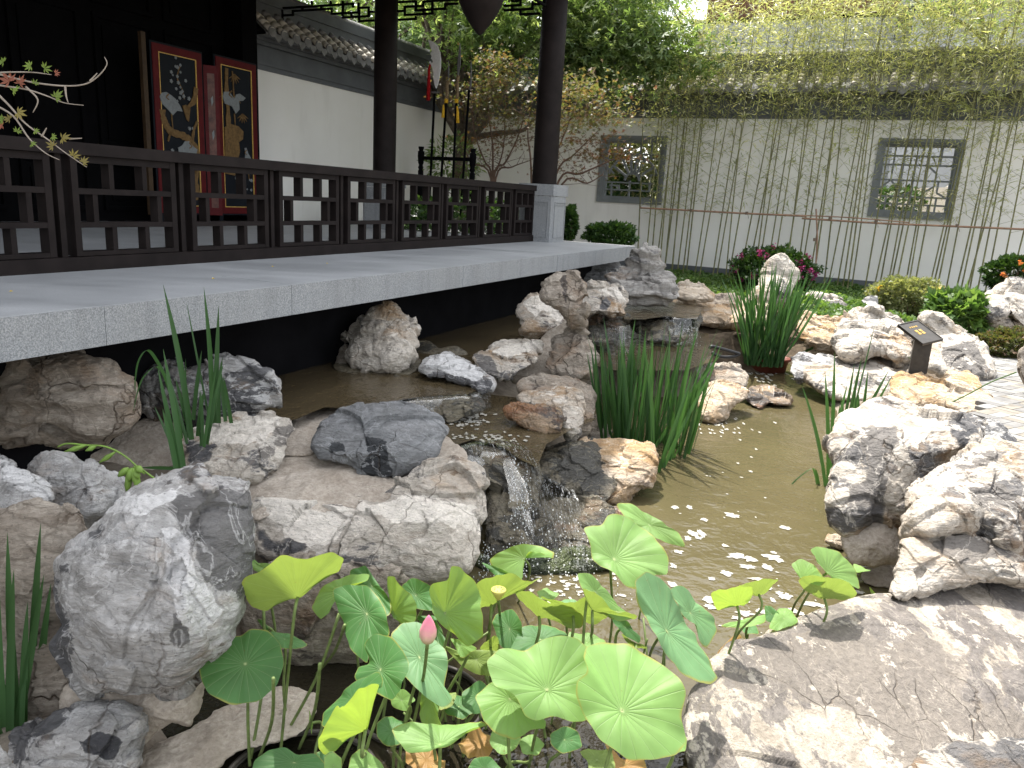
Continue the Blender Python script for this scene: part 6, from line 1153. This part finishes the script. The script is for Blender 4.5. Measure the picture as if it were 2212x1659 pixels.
def lleaf(par, k, outline, c, z, nk='c', mat='g', foot=None, wave=.05, cup=.10, stem=True, label=None, fold=0.):
    global LN; LN += 1; rg = np.random.RandomState(LN); q = Z(k, outline); cc = px(k, *c) if k else np.array(c, float)
    p = q
    p = cc + (p-cc)*1.13
    for cf in (.12, .18): nx = np.roll(p, -1, 0); p = np.stack([p*(1-cf)+nx*cf, p*cf+nx*(1-cf)], 1).reshape(-1, 2)
    n = 96; d = np.linalg.norm(np.roll(p, -1, 0)-p, axis=1); cs = np.concatenate([[0], np.cumsum(d)]); pc = np.vstack([p, p[:1]]); t = np.linspace(0, cs[-1], n, endpoint=False); b = np.stack([np.interp(t, cs, pc[:, 0]), np.interp(t, cs, pc[:, 1])], 1)
    C = G(cc[0], cc[1], z); nn = np.array(NRM[nk], float) if isinstance(nk, str) else np.array(nk, float); nn /= np.linalg.norm(nn)
    def hit(q2): dr = rays(q2); return CAM + dr*(((C-CAM)@nn)/(dr@nn))[:, None]
    B = hit(b); R_ = np.linalg.norm(B-C, axis=1).mean(); ang = np.linspace(0, 2*np.pi, n, endpoint=False); V = [C - nn*cup*R_]; UV = [(0, 0)]; m = 9; ph = rg.rand(4)*6.28
    w1 = wave*R_*(np.sin(3*ang+ph[0])*.7+np.sin(5*ang+ph[1])*.55+np.sin(11*ang+ph[2])*.22+np.sin(17*ang+ph[0])*.10+np.sin(2*ang+ph[3])*.6)
    for i in range(1, m+1):
        r = i/m; ring = C+(B-C)*r; off = -cup*R_*(1-r)**1.6 + w1*r**2.2 + fold*R_*(np.cos(2*ang+ph[0]))*r*r; ring = ring+nn*off[:, None]; ring = ring + nn*(.004*R_*np.cos(21*ang)*math.sin(math.pi*min(1, r*1.1)))[:, None]; ring[:, 2] -= .07*R_*r**4*abs(nn[2]); V += list(ring); UV += [(a/(2*np.pi), r) for a in ang]
    F_ = [(0, 1+j, 1+(j+1) % n) for j in range(n)] + [(1+i*n+j, 1+(i+1)*n+j, 1+(i+1)*n+(j+1) % n, 1+i*n+(j+1) % n) for i in range(m-1) for j in range(n)]
    UV = np.array(UV); o = mk('lotus_leaf', V, F_, LOT[mat], par, True, uvs=UV)
    if label: o['label'] = label
    if stem:
        A = C-nn*cup*R_; f = G(*foot, 0) if foot else A+np.array([rg.uniform(-.10, .10), rg.uniform(-.06, .10), 0]); f = np.array([f[0], f[1], -.06]); mid = (A+f)/2+np.array([rg.uniform(-.03, .03), rg.uniform(-.02, .03), 0]); mm = MB(); mm.tube(smooth_path([A, A-nn*.05+np.array([0, 0, -.02]), mid, f], 5), .0052, 7); mm.obj('leaf_stem', STEM, o, True)
    return o
lp = thing('lotus', 'largest lotus clump with broad light green leaves in the foreground basin', 'lotus', G(1000, 1560, 0))
A_ = [
 ('1620,930 1700,900 1850,905 2000,990 2110,1090 2165,1200 2140,1320 2185,1440 2120,1530 1980,1555 1850,1550 1700,1450 1640,1350 1560,1200 1565,1130 1625,1090 1600,1000', (1820, 1290), .60, 'c', 'g', None),
 ('1015,1000 1080,930 1150,915 1230,925 1340,868 1430,875 1520,890 1600,960 1625,1080 1560,1140 1600,1280 1560,1325 1480,1338 1400,1300 1300,1320 1230,1300 1170,1190 1060,1150 1030,1060', (1352, 1162), .58, 'c', 'g', (1140, 1650)),
 ('925,1200 1000,1130 1050,1115 1150,1190 1240,1290 1320,1330 1315,1380 1230,1390 1150,1445 1050,1420 970,1340 945,1260', (1120, 1220), .50, 'c', 'g', None),
 ('1595,165 1700,160 1730,110 1830,108 1950,170 2000,240 2070,340 2060,440 1990,430 1960,500 1840,500 1760,430 1650,350 1640,270', (1768, 348), .62, 'c', 'g', (1310, 1420)),
 ('1800,20 1880,20 2000,80 2080,150 2150,180 2190,260 2120,240 2020,220 1950,170 1850,100', (1990, 140), .5, 'c', 'g', None),
 ('1915,520 1970,472 2060,520 2110,610 2150,660 2212,720 2280,800 2290,880 2330,960 2370,1060 2330,1095 2250,1085 2190,1050 2130,960 2050,860 1990,700 1930,590', (2110, 800), .5, 'r', 'b', (1400, 1450)),
 ('2125,560 2170,535 2230,560 2290,630 2370,720 2385,790 2340,880 2300,840 2270,760 2200,700', (2250, 690), .42, 'r', 'b', None),
 ('1555,450 1620,460 1720,550 1800,650 1855,712 1780,720 1700,660 1620,600 1575,540', (1660, 560), .62, 'r', 'g', None),
 ('1575,560 1650,590 1740,650 1885,712 1860,735 1750,715 1650,680 1600,620', (1630, 665), .58, 'u', 'y', (1300, 1400)),
 ('880,530 960,500 1100,480 1190,490 1290,468 1200,540 1130,575 1000,640 920,672 890,600', (1005, 625), .55, 'u', 'y', (1050, 1440)),
 ('1160,570 1290,580 1390,640 1480,670 1545,720 1540,765 1400,740 1290,712 1220,650', (1300, 700), .5, 'u', 'y', None),
 ('1320,600 1420,622 1560,600 1680,640 1712,710 1640,735 1500,725 1430,680', (1510, 690), .5, 'u', 'y', None),
 ('1010,350 1090,310 1200,278 1290,270 1370,310 1365,350 1300,318 1240,315 1210,380 1190,475 1120,440 1060,425 1020,390', (1200, 350), .42, 'l', 'g', (1115, 1290)),
 ('945,375 1040,410 1150,465 1130,490 1060,480 1000,430', (1040, 430), .40, 'l', 'd', None),
 ('640,530 740,510 750,430 800,437 870,520 890,600 938,720 930,820 840,880 760,820 690,760 645,680 620,570', (700, 700), .55, 'z', 'g', None),
 ('50,560 100,532 230,530 300,620 355,720 358,820 240,840 235,970 150,900 100,780 70,680', (215, 690), .55, 'l', 'd', None),
 ('140,440 220,398 285,500 350,570 362,650 340,695 240,560 160,520', (250, 520), .5, 'l', 'd', None),
 ('-100,640 -60,560 0,520 100,460 215,450 210,500 120,530 50,560 20,620 0,665 -50,710', (60, 560), .5, 'l', 'g', None),
 ('360,490 410,490 440,560 520,640 522,740 460,770 390,720 365,640', (380, 700), .45, 'z', 'g', None),
 ('410,540 520,480 640,540 630,665 540,660 490,600', (525, 580), .45, 'l', 'd', None),
 ('230,900 300,845 380,860 430,930 465,1040 440,1130 380,1212 310,1180 170,1100 180,1020 240,1000', (300, 1040), .52, 'l', 'd', None),
 ('395,840 450,770 540,757 620,800 640,860 700,920 715,1010 690,1120 742,1180 735,1210 680,1235 610,1190 540,1140 460,1050 420,920', (555, 960), .5, 'c', 'b', None),
 ('-40,1370 -20,1290 90,1190 180,1110 280,1068 310,1120 300,1160 170,1190 90,1300 30,1400', (130, 1230), .5, 'l', 'd', None),
 ('-45,1470 60,1310 120,1210 200,1150 300,1162 262,1280 235,1395 130,1440 0,1535 -40,1520', (225, 1390), .5, 'u', 'g', (805, 1650)),
 ('415,1420 480,1390 600,1405 690,1370 850,1375 910,1370 952,1405 830,1445 730,1505 620,1537 500,1532 440,1470', (685, 1500), .42, 'h', 'g', None),
 ('560,1180 620,1190 670,1250 682,1390 600,1400 570,1330', (610, 1200), .35, 'z', 'g', None),
 ('1040,700 1130,672 1200,770 1140,915 1070,890 1020,760', (1110, 790), .42, 'l', 'd', None),
 ('1135,910 1200,790 1330,760 1440,800 1475,870 1340,865 1240,925', (1310, 850), .42, 'h', 'd', None),
 ('932,900 1040,835 1055,940 1000,960', (1000, 900), .36, 'u', 'y', None),
 ('700,880 800,960 940,918 1025,925 1030,1085 900,1055 830,1015', (900, 980), .34, 'l', 'y', None),
 ('1490,850 1500,815 1600,818 1700,860 1712,895 1620,935 1560,935 1510,900', (1600, 870), .36, 'h', 'g', None),
 ('1755,700 1850,755 1925,830 1915,872 1850,840 1790,780', (1840, 780), .45, 'r', 'd', None),
 ('1815,830 1900,875 1972,910 1880,905', (1900, 880), .4, 'u', 'y', None),
 ('750,850 830,868 912,912 810,965 780,900', (800, 890), .45, 'l', 'g', None),
 ('550,720 640,700 690,790 715,860 690,1000 640,860', (640, 760), .38, 'd' if False else 'l', 'd', None),
 ('805,1490 870,1460 930,1420 1000,1440 1042,1520 985,1575 900,1580 830,1535', (930, 1500), .15, 'h', 'w', None),
 ('485,1540 640,1525 708,1600 695,1700 560,1700 485,1620', (600, 1600), .12, 'h', 'w', None),
 ('120,1700 140,1580 200,1545 300,1605 355,1700', (240, 1640), .30, 'c', 'g', None),
 ('845,1700 900,1600 1000,1590 1085,1700', (960, 1660), .25, 'c', 'd', None),
 ('-30,1590 20,1560 70,1610 60,1700 -30,1700', (20, 1640), .28, 'c', 'g', None),
 ('1560,1560 1640,1538 1740,1545 1765,1650 1700,1700 1620,1700 1610,1610', (1660, 1600), .12, 'h', 'y', None),
 ('1720,1500 1800,1560 1900,1600 1990,1700 1780,1700 1740,1600', (1830, 1630), .10, 'h', 'w', None),
 ('700,1240 800,1200 880,1230 900,1300 820,1340 730,1310', (800, 1270), .22, 'h', 'd', None),
 ('380,1190 460,1170 520,1230 470,1300 390,1270', (440, 1235), .3, 'l', 'g', None),
 ('640,1240 700,1180 780,1190 760,1260 690,1290', (700, 1230), .26, 'h', 'y', None),
 ('830,1180 930,1120 1010,1180 1000,1280 900,1310 830,1260', (920, 1210), .3, 'c', 'd', None),
 ('300,1380 390,1330 470,1380 460,1480 360,1510 300,1450', (385, 1420), .25, 'h', 'd', None),
 ('1020,1420 1110,1400 1180,1460 1150,1540 1060,1560 1000,1490', (1090, 1480), .22, 'h', 'g', None),
 ('1380,640 1470,600 1560,640 1570,720 1480,760 1400,730', (1480, 690), .3, 'h', 'b', None),
 ('700,560 790,540 860,600 820,680 730,670', (780, 610), .3, 'h', 'b', None),
 ('1380,1440 1460,1400 1540,1440 1560,1520 1450,1560 1380,1510', (1460, 1480), .2, 'c', 'd', None),
 ('1180,1480 1260,1450 1330,1500 1290,1570 1200,1560', (1250, 1510), .18, 'h', 'g', None),
 ('1290,560 1350,540 1420,570 1390,610 1310,600', (1350, 575), .3, 'h', 'g', None),
 ('2060,1490 2170,1430 2212,1480 2205,1540 2120,1562', (2140, 1500), .4, 'h', 'g', None),
]
for o_, c_, z_, n_, m_, f_ in A_: lleaf(lp, 8, o_, c_, z_, n_, m_, f_, fold=.06 if m_ != 'w' else .2, wave=.08 if m_ != 'w' else .24)
lq = thing('lotus', 'shaded lotus with a round flat leaf beside the white boulder', 'lotus', G(640, 1560, 0))
for o_, c_, z_, n_, m_, f_ in [
 ('1265,1000 1290,900 1350,840 1500,838 1560,800 1650,810 1720,890 1742,1000 1700,1110 1600,1210 1440,1222 1320,1160 1280,1080', (1523, 1000), .42, 'c', 'd', (540, 1650)),
 ('1525,560 1550,490 1680,430 1760,340 1830,333 1900,370 2050,350 2110,370 2080,450 1990,470 1865,592 1750,600 1690,655 1600,620', (1860, 570), .62, 'u', 'y', (600, 1650)),
 ('1475,320 1540,318 1570,375 1690,390 1620,440 1540,390', (1640, 410), .55, 'c', 'g', None),
 ('1680,810 1800,820 1905,880 1830,912 1740,900', (1770, 850), .35, 'h', 'd', None), ('1600,735 1640,740 1680,810 1650,800', (1640, 770), .34, 'l', 'd', None),
 ('1590,1700 1610,1600 1680,1550 1780,1533 1850,1580 1950,1565 2020,1640 2020,1700', (1830, 1620), .25, 'c', 'd', None), ('1970,1560 2060,1550 2125,1600 2110,1680 2030,1660', (2050, 1600), .2, 'c', 'd', None), ('1925,1300 1945,1380 1940,1450 1925,1380', (1935, 1380), .15, 'z', 'g', None)]: lleaf(lq, 7, o_, c_, z_, n_, m_, f_)
for a, b in (((1640, 640), (1560, 1600)), ((2110, 700), (1760, 1480)), ((1990, 1010), (1860, 1540)), ((1700, 1100), (1610, 1600)), ((2145, 770), (1960, 1080))):
    m = MB(); A, B = G(*px(7, *a), .5), G(*px(7, *b), 0); m.tube(smooth_path([A, (A+B)/2+np.array([.02, 0, 0]), B], 5), .0055, 7); m.obj('leaf_stem', STEM, lq, True)
lr = thing('lotus', 'small lotus group with bright yellow green leaves beside the great flat slab', 'lotus', G(1680, 1350, 0))
for o_, c_, z_, n_, m_, f_ in [
 ('890,310 950,283 1050,320 1130,400 1165,470 1172,530 1060,490 985,440 930,380', (1000, 440), .45, 'r', 'g', (1710, 1345)), ('770,400 820,362 900,400 965,490 930,522 830,490', (830, 480), .42, 'l', 'g', (1705, 1330)), ('820,495 960,470 1100,500 1160,580 1060,612 960,600 860,550', (965, 590), .34, 'u', 'y', None),
 ('278,580 330,555 430,540 512,545 515,590 460,640 390,632 320,682', (425, 640), .42, 'u', 'g', None), ('440,530 560,492 680,488 600,570 550,582', (560, 570), .38, 'u', 'y', None), ('330,770 460,730 600,700 592,745 520,775', (500, 745), .22, 'h', 'g', None),
 ('600,650 640,655 690,700 660,750 610,740', (640, 700), .24, 'l', 'd', None), ('690,655 760,680 805,742 690,788 630,780', (720, 720), .25, 'h', 'g', None), ('310,940 360,880 420,820 452,850 400,900 350,990', (380, 900), .10, 'l', 'w', None), ('1150,385 1258,430 1160,440', (1170, 430), .35, 'h', 'g', None), ('440,760 540,770 560,820 470,815', (500, 790), .15, 'h', 'd', None), ('1250,530 1310,600 1270,600', (1280, 580), .1, 'z', 'g', None), ('920,680 1000,660 1030,672 940,695', (980, 675), .1, 'h', 'g', None), ('465,880 540,868 520,890 470,905', (500, 885), .05, 'h', 'g', None)]: lleaf(lr, 9, o_, c_, z_, n_, m_, f_)
# bud and seed head
BUD = None
def _bud():
    n = N('lotus_bud_pink'); s = n.n('ShaderNodeSeparateXYZ'); g = n.n('ShaderNodeTexCoord'); n.l(g.outputs['Generated'], s.inputs[0]); c = n.ramp(s.outputs[2], (0, (.35, .42, .16)), (.3, (.55, .42, .28)), (.6, (.72, .28, .33)), (1, (.65, .14, .24)))
    c = n.mix(n.ramp(n.noise(60, 4), (.4, .3), (.6, 0)), c, (.5, .2, .25)); return n.end(n.bsdf(c, .5, None, .3))
bt = G(*px(8, 605, 885), .74); lb = thing('lotus_bud', 'closed pink lotus bud on a long stem in front of the leaves', 'flower', G(995, 1600, 0))
m = MB(); m.tube(smooth_path([bt, G(*px(8, 570, 1150), .42), G(*px(8, 455, 1659), -.02)], 6), .005, 8); m.obj('stem', STEM, lb, True)
BM = _bud()
for k in range(4):
    m = MB(); pr = [(.002, 0), (.014, .006), (.0215, .022), (.0215, .038), (.014, .058), (.006, .072), (.001, .078)]; sc = 1.02-.03*k; a = k*1.57
    m.lathe(bt+np.array([.0016*math.cos(a), .0016*math.sin(a), .0]), [(r*sc, z*(1-.04*k)*1.08) for r, z in pr], 20, 1, .88+.06*(k % 2)); m.obj('petal', BM, lb, True)
st_p = G(*px(8, 1045, 610), .62); ls = thing('lotus_seed_head', 'flat topped yellow green lotus seed head among the yellow leaves', 'seed head', G(*px(8, 1040, 800), 0))
m = MB(); m.lathe(st_p, [(.003, -.004), (.010, .006), (.022, .026), (.0255, .034), (.024, .037), (.001, .037)], 24); m.obj('seed_cup', m_plain('seed_cup_yellow', (.45, .42, .10), .6, .3, 30, .2), ls, True)
m = MB()
for a in np.linspace(0, 6.28, 8)[:-1]: m.lathe(st_p+np.array([.014*math.cos(a), .014*math.sin(a), .037]), [(.003, 0), (.0022, .002)], 8)
tag(m.obj('seeds', STEM, ls), kind='stuff'); m = MB(); m.tube(smooth_path([st_p, G(*px(8, 1055, 720), .4), G(*px(8, 1045, 900), -.02)], 5), .005, 7); m.obj('stem', STEM, ls, True)
# sunken basins
DARKWATER = _water('near_black_water', (.012, .011, .007), .5)  # water disc inside each rim, much darker than the pond
BAS = m_plain('dark_glazed_basin', (.05, .043, .035), .5, .4, 8, .35, .2, 30)
for (x, y, r, lab) in ((650, 1690, .25, 'sunken round basin rim around the shaded lotus at the bottom'), (905, 1515, .25, 'sunken round basin rim under the main lotus clump')):
    c = G(x, y, .012); t = thing('basin', lab, 'basin', c); m = MB(); n = 48; pts = [c+np.array([r*math.cos(a), r*math.sin(a)*.98, 0]) for a in np.linspace(0, 2*math.pi, n+1)]; m.tube(pts, .009, 8, False); m.obj('rim', BAS, t, True)
    m = MB(); m.lathe(c, [(r*.96, -.25), (r, -.005), (r*.97, -.006), (r*.92, -.24)], 40); m.obj('wall', BAS, t, True)
    mk('dark_basin_water', [c+np.array([r*.985*math.cos(a), r*.985*math.sin(a), -.012]) for a in np.linspace(0, 2*math.pi, 49)[:-1]], [tuple(range(48))], DARKWATER, t)
# loose old stalks standing in the water
rs = random.Random(9)
for i in range(26):
    x, y = rs.uniform(860, 1420), rs.uniform(1500, 1640); A = G(x, y, 0); t = MB(); h = rs.uniform(.12, .4); t.tube(smooth_path([A-[0, 0, .05], A+[rs.gauss(0, .02), rs.gauss(0, .02), h*.5], A+[rs.gauss(0, .05), rs.gauss(0, .04), h]], 3), .0042, 5); t.obj('leaf_stem', STEM, lp, True)

# ================================================================== MAPLE BRANCH IN THE FOREGROUND LEFT, FALLEN LEAVES
YM = 3.0; fb = thing('maple_branch', 'thin maple branch with small green and red leaves reaching in from the left edge', 'branch', P(-30, 170, YM))
FBM = {0: m_foliage('fresh_green_maple_leaf', [(.14, .22, .04), (.2, .27, .06)], .4), 1: m_foliage('red_maple_leaf', [(.25, .07, .06), (.3, .12, .07)], .4), 2: m_foliage('olive_maple_leaf', [(.22, .19, .06), (.2, .16, .05)], .4)}
GT = m_plain('pale_twig', (.30, .26, .22), .7, .2, 20, .2)
for s_ in ('-80,460 40,450 200,450 320,465 ', '-80,440 100,490 250,520 420,535 540,520 620,465 665,400 650,355', '-80,520 60,540 180,560 300,600 400,640 520,655', '-60,540 60,660 160,770 300,870 420,960 540,1040', '-60,640 80,720 180,860 280,950 370,995', '160,540 235,620 205,700', '405,535 412,600 425,640', '260,850 290,795', '430,865 510,860', '560,505 605,455'):
    m = MB(); Q = smooth_path([P(*px(1, *[float(v) for v in a.split(',')]), YM) for a in s_.split()], 5); m.tube(Q, [.0042*(1-.7*i/(len(Q)-1)) for i in range(len(Q))], 6); m.obj('twig', GT, fb, True)
rg = np.random.RandomState(4)
for x, y, a, s_, c_ in ((20, 385, 200, 50, 0), (190, 410, 180, 48, 0), (275, 425, 340, 46, 0), (345, 455, 350, 30, 1), (60, 505, 230, 75, 1), (120, 520, 300, 60, 1), (215, 520, 300, 30, 0), (80, 565, 330, 50, 0), (345, 605, 320, 60, 0), (110, 700, 20, 60, 2), (60, 740, 200, 45, 2), (15, 745, 200, 45, 0), (15, 780, 180, 40, 1), (105, 820, 300, 34, 0), (215, 815, 10, 34, 0), (325, 850, 20, 34, 0), (385, 860, 0, 58, 2), (330, 910, 210, 50, 2), (195, 895, 10, 34, 0), (455, 970, 310, 46, 2), (515, 1010, 320, 46, 2)):
    c = P(*px(1, x, y), YM-.01); sc = s_*.3472*YM/FP*1.05; th0 = math.radians(-a); ex_, ey_ = CR, CU; V = [c]; F_ = []; tilt = rg.uniform(-.5, .5)
    for k in range(7):
        th = th0+(k-3)*.62; l_ = sc*(1-.13*abs(k-3)); dr = ex_*math.cos(th)+ey_*math.sin(th)+CF*tilt*math.sin(k); sr = -ex_*math.sin(th)+ey_*math.cos(th); i0 = len(V); V += [c+dr*l_*.5+sr*l_*.14, c+dr*l_, c+dr*l_*.5-sr*l_*.14]; F_.append((0, i0, i0+1, i0+2))
    mk('maple_leaf', V, F_, FBM[c_], fb)
for i, (k, x, y) in enumerate(((4, 57, 235), (4, 1318, 155), (1, 2030, 1640), (4, 1690, 80))):
    c = G(*px(k, x, y), ZD+.012); m = MB(); a = .012; m.add([c, c+[a, .004, .006], c+[a*1.2, a, .002], c+[0, a, .008]], [(0, 1, 2), (0, 2, 3)]); tag(m.obj('fallen_leaf', LV['yellow'], origin=c), ['tiny yellow fallen leaf nearest the left edge on the deck', 'tiny yellow fallen leaf on the deck above the tall iris', 'tiny yellow fallen leaf on the deck near the balustrade foot', 'tiny dark yellow fallen leaf farthest along the deck edge'][i], 'leaf')
